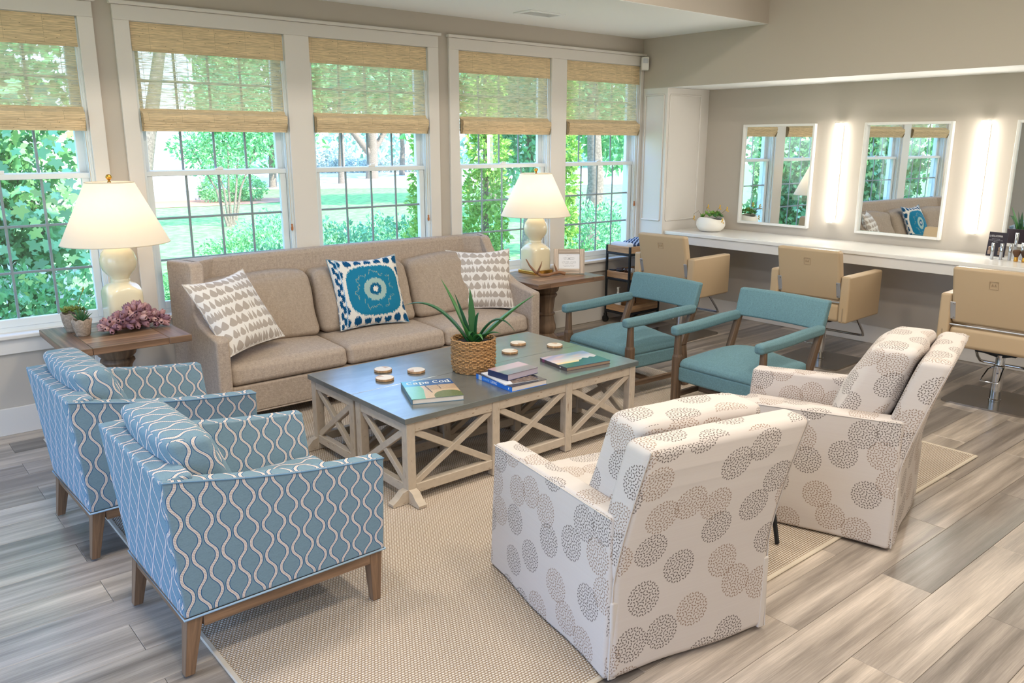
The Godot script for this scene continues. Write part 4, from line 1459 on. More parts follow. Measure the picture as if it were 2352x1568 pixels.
# ---------------------------------------------------------------- tables and lamps
func coffee_table(label: String, z0: float, z1: float, front: bool) -> void:
	var x0 := 2.004
	var x1 := 3.70
	var o := thing("coffee_table", label, "coffee table", V((x0 + x1) / 2, 0, (z0 + z1) / 2), 0.0, "pair of X-sided coffee tables")
	var hx := (x1 - x0) / 2
	var hz := (z1 - z0) / 2
	var b := MB.new()
	b.box(V(0, 0.4455, 0), V(hx * 2, 0.029, hz * 2), 0.0012)
	for k in b.v.size(): b.t[k] = Vector2(b.v[k].x, b.v[k].z) if absf(b.n[k].y) > 0.7 else Vector2(b.v[k].x + b.v[k].z, b.v[k].y)
	part(o, "zinc_top", b, M.zinc)
	var s := 0.05
	var ex := hx - 0.014 - s / 2
	var ez := hz - 0.010 - s / 2
	# corner legs, then the two pairs between
	var xs := [-ex, -ex / 3.0, ex / 3.0, ex]
	for x in xs:
		for zs in [-1.0, 1.0]:
			b = MB.new()
			b.box(V(x, 0.2215, zs * ez), V(s, 0.419, s), 0.003)
			part(o, "leg", b, M.limed)
	for zs in [-1.0, 1.0]:
		for y in [[0.404, 0.054], [0.078, 0.05]]:
			for k in 3:
				b = MB.new()
				b.box(V((xs[k] + xs[k + 1]) / 2, y[0], zs * (ez + 0.003)), V(xs[k + 1] - xs[k] - s, y[1], s - 0.012), 0.003)
				part(o, "rail", b, M.limed)
		for k in 3:
			for d in [-1.0, 1.0]:
				b = MB.new()
				var xa: float = xs[k] + s / 2
				var xb: float = xs[k + 1] - s / 2
				b.bar(V(xa, 0.103 if d > 0 else 0.377, zs * (ez + d * 0.001)), V(xb, 0.377 if d > 0 else 0.103, zs * (ez + d * 0.001)), 0.026, 0.034, 0.003)
				part(o, "cross_brace", b, M.limed)
	for xq in [-1.0, 1.0]:
		for y in [[0.404, 0.054], [0.078, 0.05]]:
			b = MB.new()
			b.box(V(xq * (ex + 0.003), y[0], 0), V(s - 0.012, y[1], 2 * ez - s), 0.003)
			part(o, "rail", b, M.limed)
		for d in [-1.0, 1.0]:
			b = MB.new()
			b.bar(V(xq * (ex + d * 0.001), 0.103 if d > 0 else 0.377, -ez + s / 2), V(xq * (ex + d * 0.001), 0.377 if d > 0 else 0.103, ez - s / 2), 0.026, 0.034, 0.003)
			part(o, "cross_brace", b, M.limed)
	# flared feet at the outer corners
	var zf := 1.0 if front else -1.0
	for xq in [-1.0, 1.0]:
		for dr in [V(xq, 0, 0), V(0, 0, zf)]:
			b = MB.new()
			var prof := PackedVector2Array([Vector2(0.0, 0.012), Vector2(0.088, 0.012), Vector2(0.090, 0.026), Vector2(0.06, 0.045), Vector2(0.03, 0.075), Vector2(0.0, 0.082)])
			var rt: Vector3 = dr.cross(Vector3.UP)
			b.extrude(prof, 0.046, Transform3D(Basis(dr, Vector3.UP, rt), V(xq * ex, 0, zf * ez) + dr * 0.0245 - rt * 0.023))
			part(o, "flared_foot", b, M.limed)

func end_table(label: String, at: Vector3, wx: float, wz: float, planks: int, top: float) -> void:
	var o := thing("end_table", label, "end table", at, 0.0, "")
	var y := top - 0.02
	var up := V(0, top - 0.64, 0)
	var bw := 0.13
	var b: MB
	for s: float in [-1.0, 1.0]:
		b = MB.new()
		b.box(V(s * (wx / 2 - bw / 2), y, 0), V(bw, 0.04, wz), 0.004)
		part(o, "breadboard_end", b, M.rustic[1 if s < 0 else 3])
	for k in planks:
		b = MB.new()
		var w := wz / planks
		b.box(V(k * 0.7, 0, 0), V(wx - bw * 2 - 0.001, 0.039, w - 0.0015), 0.002, Transform3D(Basis(), V(-k * 0.7, y, -wz / 2 + w * (k + 0.5))))
		part(o, "top_board", b, M.rustic[(k * 3 + planks) % 4])
	b = MB.new()
	b.box(V(0, 0.583, 0) + up, V(0.36, 0.034, 0.36), 0.005)
	part(o, "top_block", b, M.pedestal)
	b = MB.new()
	b.lathe([Vector2(0, 0.566), Vector2(0.125, 0.566), Vector2(0.125, 0.55), Vector2(0.115, 0.545), Vector2(0.105, 0.51), Vector2(0.085, 0.49), Vector2(0.095, 0.48), Vector2(0.097, 0.468), Vector2(0.088, 0.458), Vector2(0.078, 0.44), Vector2(0.068, 0.36), Vector2(0.064, 0.32), Vector2(0.078, 0.312), Vector2(0.078, 0.298), Vector2(0.066, 0.29), Vector2(0.076, 0.24), Vector2(0.088, 0.20), Vector2(0.09, 0.165), Vector2(0.072, 0.13), Vector2(0.086, 0.12), Vector2(0.11, 0.105), Vector2(0.115, 0.085), Vector2(0, 0.085)], 32, Transform3D(Basis().scaled(V(1, (top - 0.074) / 0.566, 1)), Vector3.ZERO))
	part(o, "turned_pedestal", b, M.pedestal)
	for d in 2:
		b = MB.new()
		b.box(V(0, 0.05, 0), V(0.52 if d == 0 else 0.10, 0.07, 0.10 if d == 0 else 0.52), 0.006)
		part(o, "cross_foot", b, M.pedestal)

func lamp(label: String, at: Vector3) -> void:
	var o := thing("table_lamp", label, "lamp", at, 0.0, "")
	var b := MB.new()
	b.box(V(0, 0.014, 0), V(0.218, 0.028, 0.218), 0.003)
	part(o, "brass_plinth", b, M.brass)
	# square body with domed faces
	b = MB.new()
	var S := 0.103
	var prof := [[0.029, S * 0.96], [0.033, S * 0.99], [0.05, S], [0.205, S], [0.225, S * 0.99], [0.24, S * 0.93], [0.253, S * 0.80], [0.262, S * 0.62], [0.266, S * 0.5]]
	b.grid(40, prof.size(), func(i: int, j: int) -> Vector3:
		var th := TAU * i / 40.0
		var c := V(cos(th), 0, sin(th))
		var e := 7.0 if j < 6 else 7.0 - (j - 5) * 1.6
		var k := pow(pow(absf(c.x), e) + pow(absf(c.z), e), -1.0 / e)
		var r: float = prof[j][1] * k
		var y: float = prof[j][0]
		if j >= 3: y -= 0.026 * smoothstep(1.0, 1.38, k) * smoothstep(0.15, 0.23, y)
		return V(c.x * r, y, c.z * r), true, false)
	part(o, "square_body", b, M.cream)
	b = MB.new()
	b.lathe([Vector2(0.06, 0.260), Vector2(0.054, 0.268), Vector2(0.056, 0.28), Vector2(0.053, 0.287), Vector2(0.056, 0.298), Vector2(0.074, 0.318), Vector2(0.094, 0.345), Vector2(0.1045, 0.38), Vector2(0.103, 0.41), Vector2(0.092, 0.444), Vector2(0.070, 0.474), Vector2(0.048, 0.493), Vector2(0.040, 0.508), Vector2(0.037, 0.53), Vector2(0.0, 0.531)], 40)
	part(o, "gourd_neck", b, M.cream)
	b = MB.new()
	b.tube([V(0, 0.53, 0), V(0, 0.60, 0)], 0.012, 10)
	for s: float in [-1.0, 1.0]: b.tube([V(0, 0.56, 0), V(s * 0.05, 0.60, 0), V(s * 0.062, 0.70, 0), V(s * 0.05, 0.82, 0), V(0, 0.872, 0)], 0.002, 6)
	part(o, "harp", b, M.brass)
	b = MB.new()
	b.lathe([Vector2(0, 0.60), Vector2(0.014, 0.60), Vector2(0.03, 0.66), Vector2(0.028, 0.69), Vector2(0.0, 0.712)], 16)
	part(o, "bulb", b, glow(Color(1.0, 0.88, 0.74), 2.0))
	var l := OmniLight3D.new()
	l.name = "light"
	l.light_color = Color(1.0, 0.88, 0.74)
	l.light_energy = 0.075
	l.light_size = 0.03
	l.omni_range = 15.0
	l.omni_attenuation = 2.0
	l.shadow_enabled = true
	o.add_child(l)
	l.position = V(0, 0.66, 0)
	b = MB.new()
	b.lathe([Vector2(0.305, 0.505), Vector2(0.135, 0.866)], 64)
	part(o, "lamp_shade", b, M.shade)
	b = MB.new()
	for q in [[0.305, 0.506], [0.135, 0.865]]:
		var ring := []
		for k in 48: ring.append(V(q[0] * cos(TAU * k / 48.0), q[1], q[0] * sin(TAU * k / 48.0)))
		b.tube(ring, 0.003, 6, false, true)
	for k in 3: b.tube([V(0, 0.862, 0), V(0.134 * cos(k * TAU / 3), 0.862, 0.134 * sin(k * TAU / 3))], 0.002, 5)
	part(o, "shade_ring", b, plain(Color(0.88, 0.83, 0.74), 0.7))
	b = MB.new()
	b.lathe([Vector2(0, 0.866), Vector2(0.012, 0.866), Vector2(0.006, 0.876), Vector2(0.010, 0.880), Vector2(0.017, 0.890), Vector2(0.0175, 0.899), Vector2(0.012, 0.909), Vector2(0, 0.913)], 20)
	part(o, "finial", b, M.brass)

func build_tables() -> void:
	coffee_table("back one of two joined zinc-topped X-braced coffee tables, next to the sofa", 1.4234, 1.9316, false)
	coffee_table("front one of two joined zinc-topped X-braced coffee tables, carrying the books", 1.9345, 2.4571, true)
	end_table("rustic plank end table on a turned pedestal, under the barnacle cluster", V(1.222, 0, 0.515), 0.665, 0.71, 5, 0.665)
	end_table("brown wooden end table on a turned pedestal, right of the sofa under the picture frame", V(4.745, 0, 0.47), 0.775, 0.66, 5, 0.637)
	lamp("lit cream gourd lamp with cone shade on the end table left of the sofa", V(1.335, 0.665, 0.328))
	lamp("lit cream gourd lamp with cone shade on the end table right of the sofa", V(4.78, 0.637, 0.285))
	# slim drink table hidden between the slipcovered chairs; one leg shows
	var o := thing("drink_table", "slim dark metal leg of a side table between the two slipcovered chairs", "side table", V(2.92, 0, 3.74))
	var b := MB.new()
	b.bar(V(0.135, 0.014, 0.125), V(0.11, 0.40, 0.06), 0.016, 0.016, 0.002, Vector3.RIGHT)
	part(o, "leg", b, M.iron)
	for q in [V(-0.10, 0.014, 0.10), V(0.09, 0.012, -0.14)]:
		b = MB.new()
		b.bar(q, V(q.x * 0.6, 0.40, q.z * 0.6), 0.016, 0.016, 0.002, Vector3.RIGHT)
		part(o, "leg", b, M.iron)
	b = MB.new()
	b.lathe([Vector2(0, 0.39), Vector2(0.13, 0.39), Vector2(0.135, 0.395), Vector2(0.135, 0.405), Vector2(0.0, 0.408)], 28, Transform3D(Basis(), V(-0.02, 0, 0)))
	part(o, "round_top", b, M.iron)

# ---------------------------------------------------------------- chairs (all face -z in their own axes)
func hexa(x0: Array, x1: Array, y0: float, y1: float, z0: Array, z1: Array) -> Array:
	# x0, x1 = [bottom, top]; z0, z1 = [bottom, top]
	var o := []
	for k in 8:
		var u := 1 if k & 2 else 0
		o.append(V((x1 if k & 1 else x0)[u], y1 if u else y0, (z1 if k & 4 else z0)[u]))
	return o

func blue_chair() -> Node3D:
	var o := thing("armchair", "blue armchair with white chain-stitched wave pattern, nearest the camera at left", "armchair", V(0.715, 0, 2.806), -1.566, "pair of blue wave-pattern armchairs")
	var b: MB
	var D := 0.759
	var W := 0.3095
	for s: float in [-1.0, 1.0]:
		for fr: float in [0.0, 1.0]:
			b = MB.new()
			var xo := s * (W - 0.004)
			var zo := -0.004 if fr == 0.0 else -D + 0.004
			var din := -1.0 if fr == 0.0 else 1.0
			var q := []
			for k in 8:
				var up := (k & 2) > 0
				var wd := 0.056 if up else 0.034
				var x := xo - s * (wd if ((k & 1) > 0) == (s < 0) else 0.0)
				var z := zo + (0.0 if ((k & 4) > 0) == (fr == 0.0) else din * wd)
				if not up: z += 0.024 if fr == 0.0 else 0.012
				if not up: x -= s * 0.004
				q.append(V(x, 0.222 if up else 0.010, z))
			b.soft(q, 0.003, 1, [0, 0, 0, 0, 0, 0], 1)
			for k in b.v.size(): b.t[k] = Vector2(b.v[k].y, b.t[k].x)
			part(o, "leg", b, M.oak)
		b = MB.new()
		b.box(V(s * (W - 0.017), 0.199, -D / 2), V(0.026, 0.046, D - 0.116), 0.002)
		part(o, "rail", b, M.oak)
		b = MB.new()
		b.box(V(0, 0.199, -0.017 if s > 0 else -D + 0.017), V(2 * W - 0.116, 0.046, 0.026), 0.002)
		part(o, "rail", b, M.oak)
	var dip := func(p: Vector3) -> Vector3:
		var t := clampf(-p.z / 0.74, 0.0, 1.0)
		p.y -= 0.016 * sin(PI * t) * smoothstep(0.42, 0.62, p.y)
		return p
	for s: float in [-1.0, 1.0]:
		b = MB.new()
		var q := []
		for k in 8:
			var outer := ((k & 1) > 0) == (s > 0)
			var up := (k & 2) > 0
			var back := (k & 4) > 0
			var x := (0.3615 if up else 0.312) if outer else (0.306 if up else 0.235)
			q.append(V(s * x, (0.745 if back else 0.626) if up else 0.226, (0.048 if up else 0.004) if back else (-0.748 if up else -0.763)))
		b.soft(q, 0.011, 7, [0.0, 0.0, 0, 0, 0, 0], 3, dip)
		arm_uv(b)
		part(o, "arm", b, M.wave)
	b = MB.new()
	b.soft(hexa([-0.300, -0.350], [0.300, 0.350], 0.226, 0.747, [-0.12, -0.055], [0.006, 0.051]), 0.014, 6, [0, 0, 0, 0.004, 0, 0])
	part(o, "backrest", b, M.wave)
	b = MB.new()
	b.sbox(V(0, 0.262, -0.43), V(0.50, 0.075, 0.655), 0.01, 3)
	part(o, "seat_deck", b, M.wave)
	b = MB.new()
	b.soft(hexa([-0.243, -0.262], [0.243, 0.262], 0.292, 0.452, [-0.778, -0.770], [-0.08, -0.08]), 0.035, 6, [0, 0, 0, 0.022, 0.012, 0])
	part(o, "seat_cushion", b, M.wave)
	b = MB.new()
	b.soft(hexa([-0.262, -0.255], [0.262, 0.255], 0.46, 0.835, [-0.29, -0.155], [-0.115, 0.005]), 0.038, 7, [0.006, 0.006, 0, 0.004, 0.03, 0.03], 4)
	var bc := part(o, "back_cushion", b, M.wave)
	b = MB.new()
	b.tube([V(-0.312, 0.224, 0.006), V(0.312, 0.224, 0.006), V(0.312, 0.224, -0.765), V(-0.312, 0.224, -0.765)], 0.0042, 6, false, true)
	part(o, "welt", b, plain(Color(0.62, 0.72, 0.80), 0.8), "pale blue welt along the bottom edge")
	for s: float in [-1.0, 1.0]:
		b = MB.new()
		var pts := []
		for k in 13:
			var t := k / 12.0
			pts.append(dip.call(V(s * 0.3615, lerpf(0.739, 0.620, t), lerpf(0.044, -0.746, t))))
		b.tube(pts, 0.0028, 6)
		part(o, "arm_seam", b, plain(Color(0.40, 0.54, 0.66), 0.85))
	return o

func arm_uv(b: MB) -> void:
	for k in b.v.size():
		if absf(b.n[k].y) > 0.7: b.t[k] = Vector2(b.v[k].z, b.v[k].x)

func teal_chair() -> Node3D:
	var o := thing("open_armchair", "teal upholstered open armchair with wooden legs, beside the front end of the coffee table", "armchair", V(4.658, 0, 2.674), 1.558, "pair of teal open armchairs")
	var b: MB
	for s: float in [-1.0, 1.0]:
		# front leg: square post, chamfered where it narrows to carry the arm
		b = MB.new()
		b.soft(hexa([s * 0.327 - 0.024, s * 0.327 - 0.025], [s * 0.327 + 0.024, s * 0.327 + 0.025], 0.01, 0.375, [-0.464, -0.465], [-0.416, -0.415]), 0.003, 1, [0, 0, 0, 0, 0, 0], 1)
		b.soft(hexa([s * 0.327 - 0.025, s * 0.327 - 0.0185], [s * 0.327 + 0.025, s * 0.327 + 0.0185], 0.375, 0.395, [-0.465, -0.4585], [-0.415, -0.4215]), 0.001, 1, [0, 0, 0, 0, 0, 0], 1)
		b.soft(hexa([s * 0.327 - 0.020, s * 0.327 - 0.016], [s * 0.327 + 0.020, s * 0.327 + 0.016], 0.39, 0.535, [-0.460, -0.456], [-0.420, -0.424]), 0.003, 1, [0, 0, 0, 0, 0, 0], 1)
		for k in b.v.size(): b.t[k] = Vector2(b.v[k].y, b.t[k].x)
		part(o, "front_leg", b, M.walnut)
		b = MB.new()
		b.soft(hexa([s * 0.315 - 0.0175, s * 0.315 - 0.0175], [s * 0.315 + 0.0175, s * 0.315 + 0.0175], 0.01, 0.33, [0.135, 0.075], [0.185, 0.135]), 0.003, 1, [0, 0, 0, 0, 0, 0], 1)
		b.soft(hexa([s * 0.315 - 0.0175, s * 0.315 - 0.0175], [s * 0.315 + 0.0175, s * 0.315 + 0.0175], 0.32, 0.66, [0.077, 0.215], [0.135, 0.262]), 0.003, 1, [0, 0, 0, 0, 0, 0], 1)
		for k in b.v.size(): b.t[k] = Vector2(b.v[k].y, b.t[k].x)
		part(o, "rear_leg", b, M.walnut)
		b = MB.new()
		b.box(V(s * 0.322, 0.115, -0.14), V(0.026, 0.036, 0.55), 0.003)
		part(o, "side_stretcher", b, M.walnut)
		b = MB.new()
		b.soft(hexa([s * 0.322 - 0.032, s * 0.322 - 0.032], [s * 0.322 + 0.033, s * 0.322 + 0.033], 0.527, 0.590, [-0.498, -0.500], [0.20, 0.215]), 0.022, 4, [0.004, 0.004, 0, 0.006, 0, 0], 4, func(p: Vector3) -> Vector3:
			p.y += 0.022 * smoothstep(-0.35, 0.2, p.z)
			return p)
		part(o, "padded_arm", b, M.teal)
	b = MB.new()
	b.box(V(0, 0.115, -0.22), V(0.60, 0.034, 0.024), 0.003)
	part(o, "cross_stretcher", b, M.walnut)
	b = MB.new()
	b.sbox(V(0, 0.264, -0.16), V(0.615, 0.104, 0.585), 0.018, 4)
	part(o, "seat_band", b, M.teal)
	b = MB.new()
	b.soft(hexa([-0.312, -0.30], [0.312, 0.30], 0.306, 0.368, [-0.462, -0.44], [0.13, 0.12]), 0.029, 10, [0, 0, 0, 0.098, 0.006, 0], 4)
	part(o, "seat_cushion", b, M.teal)
	b = MB.new()
	b.soft(hexa([-0.336, -0.341], [0.336, 0.341], 0.577, 0.768, [0.188, 0.246], [0.246, 0.296]), 0.016, 6, [0, 0, 0, 0, 0.008, 0.008], 3, func(p: Vector3) -> Vector3:
		p.z -= 0.035 * (p.x / 0.34) * (p.x / 0.34) - 0.02
		return p)
	part(o, "backrest", b, M.teal)
	return o

func salon_chair() -> Node3D:
	var o := thing("salon_chair", "tan salon chair with a square back, nearest the corner window and the cart", "salon chair", V(5.774, 0, 0.914), -1.532, "tan salon chairs at the vanity")
	var b: MB
	for s: float in [-1.0, 1.0]:
		b = MB.new()
		b.sbox(V(s * 0.298, 0.585, -0.285), V(0.073, 0.365, 0.571), 0.016, 3, [0.003, 0.003, 0, 0, 0, 0], 3)
		part(o, "arm", b, M.vinylhide)
		b = MB.new()
		b.box(V(s * 0.298, 0.462, 0.0005), V(0.010, 0.115, 0.003), 0.001)
		part(o, "arm_zip", b, plain(Color(0.62, 0.54, 0.44), 0.6))
		# steel plate and screws that hold the back
		b = MB.new()
		var xf := Transform3D(Basis(Vector3.RIGHT, 0.244), V(s * 0.247, 0.655, -0.006))
		b.box(V(0, 0, 0), V(0.034, 0.125, 0.004), 0.0015, xf)
		var pl := part(o, "hinge_plate", b, M.steel)
		for q in [-0.05, 0.05]:
			b = MB.new()
			b.lathe([Vector2(0, 0.006), Vector2(0.005, 0.005), Vector2(0.0065, 0.0)], 12, xf * Transform3D(Basis(Vector3.RIGHT, PI / 2), V(-s * 0.008, q, 0.002)))
			part(pl, "screw", b, M.chrome)
	b = MB.new()
	b.sbox(V(0, 0.472, -0.29), V(0.52, 0.145, 0.55), 0.03, 4, [0, 0, 0, 0.015, 0, 0], 3)
	part(o, "seat", b, M.vinylhide)
	b = MB.new()
	b.soft(hexa([-0.257, -0.259], [0.257, 0.259], 0.566, 0.962, [-0.112, -0.012], [-0.029, 0.069]), 0.022, 5, [0, 0, 0, 0, 0.012, 0.006], 4)
	part(o, "backrest", b, M.vinylhide)
	b = MB.new()
	var ex := Transform3D(Basis(Vector3.RIGHT, 0.244), V(0, 0.862, 0.0505))
	for q in [[V(0, 0.026, 0), V(0.055, 0.003, 0.003)], [V(0, -0.026, 0), V(0.055, 0.003, 0.003)], [V(0.026, 0, 0), V(0.003, 0.052, 0.003)], [V(-0.026, 0, 0), V(0.003, 0.052, 0.003)]]: b.box(q[0], q[1], 0.0008, ex)
	for s: float in [-1.0, 1.0]:
		b.bar(ex * V(s * 0.009 - 0.006, -0.008, 0.0), ex * V(s * 0.009, 0.010, 0.0), 0.002, 0.003, 0.0005)
		b.bar(ex * V(s * 0.009 + 0.006, -0.008, 0.0), ex * V(s * 0.009, 0.010, 0.0), 0.002, 0.003, 0.0005)
	part(o, "embossed_mark", b, plain(Color(0.66, 0.565, 0.45), 0.6), "square mark embossed on the chair back")
	b = MB.new()
	b.tube([V(-0.26, 0.556, -0.022), V(0.26, 0.556, -0.022)], 0.006, 8)
	part(o, "back_bar", b, M.steel)
	b = MB.new()
	var c := V(0.0, 0, -0.30)
	b.lathe([Vector2(0, 0.012), Vector2(0.040, 0.012), Vector2(0.040, 0.018), Vector2(0.036, 0.022), Vector2(0.036, 0.26), Vector2(0.033, 0.262), Vector2(0.030, 0.27), Vector2(0.030, 0.36), Vector2(0, 0.36)], 32, Transform3D(Basis(), c))
	part(o, "hydraulic_post", b, M.chrome)
	b = MB.new()
	b.box(c + V(0, 0.378, 0), V(0.26, 0.04, 0.26), 0.006)
	b.bar(c + V(-0.12, 0.372, 0.1), c + V(0, 0.32, 0.0), 0.02, 0.02)
	b.bar(c + V(0.12, 0.372, 0.1), c + V(0, 0.32, 0.0), 0.02, 0.02)
	part(o, "seat_mount", b, M.iron)
	b = MB.new()
	var bp := fillet([Vector2(-0.27, -0.27), Vector2(0.27, -0.27), Vector2(0.27, 0.27), Vector2(-0.27, 0.27)], 0.05, 5)
	b.extrude(bp, 0.012, Transform3D(Basis(Vector3.RIGHT, Vector3.BACK, Vector3.UP), c))
	part(o, "base_plate", b, M.darkchrome)
	b = MB.new()
	b.tube([V(-0.22, 0.41, -0.40), V(-0.225, 0.24, -0.56), V(-0.215, 0.20, -0.60), V(-0.19, 0.195, -0.61), V(0.19, 0.195, -0.61), V(0.215, 0.20, -0.60), V(0.225, 0.24, -0.56), V(0.22, 0.41, -0.40)], 0.0105, 10)
	part(o, "footrest", b, M.chrome)
	b = MB.new()
	b.tube([c + V(-0.03, 0.25, 0.0), c + V(-0.045, 0.24, 0.08), c + V(-0.055, 0.19, 0.15), c + V(-0.055, 0.175, 0.18), c + V(0.055, 0.175, 0.18), c + V(0.055, 0.19, 0.15), c + V(0.045, 0.24, 0.08), c + V(0.03, 0.25, 0.0)], 0.006, 8)
	part(o, "pump_pedal", b, M.chrome)
	return o

func skirted_chair() -> Node3D:
	var o := thing("slipcover_chair", "white slipcovered club chair with grey petal rings, seen from behind, nearest the camera", "armchair", V(2.111, 0, 4.111), -0.221, "pair of petal-ring slipcovered chairs")
	var b: MB
	var W := 0.3595
	for s: float in [-1.0, 1.0]:
		b = MB.new()
		var q := []
		for k in 8:
			var outer := ((k & 1) > 0) == (s > 0)
			var up := (k & 2) > 0
			var back := (k & 4) > 0
			q.append(V(s * ((0.352 if up else W) if outer else 0.255), (0.608 if back else 0.574) if up else 0.014, (0.0 if up else 0.0) if back else (-0.844 if up else -0.885)))
		b.soft(q, 0.017, 7, [0.006 if s < 0 else 0.0, 0.006 if s > 0 else 0.0, 0, 0.004, 0, 0], 3, func(p: Vector3) -> Vector3:
			var k := 1.0 - smoothstep(0.0, 0.32, p.y)
			p.x += s * 0.007 * k * sin(p.z * 11.0 + 0.6)
			return p)
		part(o, "arm", b, M.allium)
		b = MB.new()
		var pts := []
		for k in 9: pts.append(V(s * 0.3525, lerpf(0.5995, 0.566, k / 8.0), lerpf(0.0, -0.84, k / 8.0)))
		b.tube(pts, 0.0022, 6)
		part(o, "arm_seam", b, M.cotton)
		b = MB.new()
		b.sbox(V(s * 0.330, 0.16, -0.006), V(0.03, 0.29, 0.03), 0.008, 2)
		part(o, "kick_pleat", b, M.cotton)
	b = MB.new()
	b.soft(hexa([-0.25, -0.25], [0.25, 0.25], 0.014, 0.285, [-0.882, -0.86], [-0.78, -0.78]), 0.012, 4)
	part(o, "front_skirt", b, M.allium)
	b = MB.new()
	b.soft(hexa([-0.252, -0.25], [0.252, 0.25], 0.28, 0.445, [-0.872, -0.86], [-0.10, -0.10]), 0.04, 7, [0, 0, 0, 0.03, 0.01, 0], 4)
	part(o, "seat_cushion", b, M.allium)
	# outer back: upright skirt below, raked above
	b = MB.new()
	b.soft(hexa([-W + 0.004, -0.332], [W - 0.004, 0.332], 0.014, 0.886, [-0.11, -0.13], [0.012, 0.0]), 0.032, 12, [0, 0, 0, 0.006, 0, 0.004], 3, func(p: Vector3) -> Vector3:
		var k := maxf(0.0, (p.y - 0.36) / 0.526)
		p.z += 0.160 * pow(k, 1.25)
		var f := 1.0 - smoothstep(0.0, 0.4, p.y)
		p.z += 0.006 * f * sin(p.x * 13.0)
		return p)
	part(o, "backrest", b, M.allium)
	for s: float in [-1.0, 1.0]:
		b = MB.new()
		var pts := []
		for k in 16:
			var y := lerpf(0.02, 0.874, k / 15.0)
			var kk := maxf(0.0, (y - 0.36) / 0.526)
			pts.append(V(s * lerpf(W - 0.012, 0.322, k / 15.0), y, lerpf(0.006, -0.006, k / 15.0) + 0.160 * pow(kk, 1.25)))
		b.tube(pts, 0.0032, 6)
		part(o, "back_welt", b, M.cotton)
	b = MB.new()
	b.soft(hexa([-0.262, -0.258], [0.262, 0.258], 0.46, 0.908, [-0.36, -0.165], [-0.14, 0.03]), 0.045, 8, [0.006, 0.006, 0, 0.0, 0.04, 0.03], 4, func(p: Vector3) -> Vector3:
		p.z += 0.006 * sin(p.x * 23.0 + p.y * 11.0)
		p.y -= 0.01 * smoothstep(0.1, 0.27, absf(p.x)) * smoothstep(0.8, 0.93, p.y) - 0.005
		return p)
	part(o, "back_cushion", b, M.allium)
	for q in [V(-0.28, 0, -0.08), V(0.28, 0, -0.08), V(-0.28, 0, -0.78), V(0.28, 0, -0.78)]:
		b = MB.new()
		b.box(q + V(0, 0.036, 0), V(0.04, 0.05, 0.04), 0.004)
		part(o, "foot", b, M.walnut)
	return o

func build_chairs() -> void:
	M.cotton = plain(Color(0.80, 0.765, 0.735), 0.9)
	var a := blue_chair()
	copy(a, "blue armchair with white chain-stitched wave pattern, in front of the left end table", V(0.673, 0, 1.741), -1.543, "pair of blue wave-pattern armchairs").set_meta("category", "armchair")
	a = teal_chair()
	copy(a, "teal upholstered open armchair with wooden legs, nearer the end table and cart", V(4.594, 0, 1.699), 1.51, "pair of teal open armchairs").set_meta("category", "armchair")
	a = salon_chair()
	copy(a, "tan salon chair with a square back, middle of three along the vanity", V(5.897, 0, 2.285), -1.526, "tan salon chairs at the vanity").set_meta("category", "salon chair")
	copy(a, "tan salon chair with a square back, cut by the photo's right edge", V(5.80, 0, 3.671), -1.532, "tan salon chairs at the vanity").set_meta("category", "salon chair")
	a = skirted_chair()
	copy(a, "white slipcovered club chair with grey petal rings, turned sideways near the rug's far corner", V(3.723, 0, 4.116), 0.281, "pair of petal-ring slipcovered chairs").set_meta("category", "armchair")

# ---------------------------------------------------------------- things on the tables, cart
func book(called: String, label: String, at: Vector3, turn: float, w: float, d: float, h: float, cover: Material, spine: Material, pages := Color(0.88, 0.84, 0.80)) -> Node3D:
	# spine at -x, front edge of the cover at +x; w along x, d along z
	var o := thing(called, label, "book", at, turn, "")
	var b := MB.new()
	b.box(V(0.002, h / 2, 0), V(w - 0.008, h - 0.005, d - 0.008), 0.0)
	part(o, "page_block", b, plain(pages, 0.85))
	b = MB.new()
	b.box(V(0, h - 0.0013, 0), V(w, 0.0026, d), 0.0008)
	for k in b.v.size(): b.t[k] = Vector2(b.v[k].x / w + 0.5, b.v[k].z / d + 0.5)
	part(o, "front_cover", b, cover)
	b = MB.new()
	b.box(V(0, 0.0013, 0), V(w, 0.0026, d), 0.0008)
	part(o, "back_cover", b, spine)
	b = MB.new()
	b.sbox(V(-w / 2 + 0.0025, h / 2, 0), V(0.005, h, d), 0.0022, 1)
	part(o, "spine", b, spine)
	return o

func build_small_things() -> void:
	build_table_items()
	build_left_items()
	build_cart()

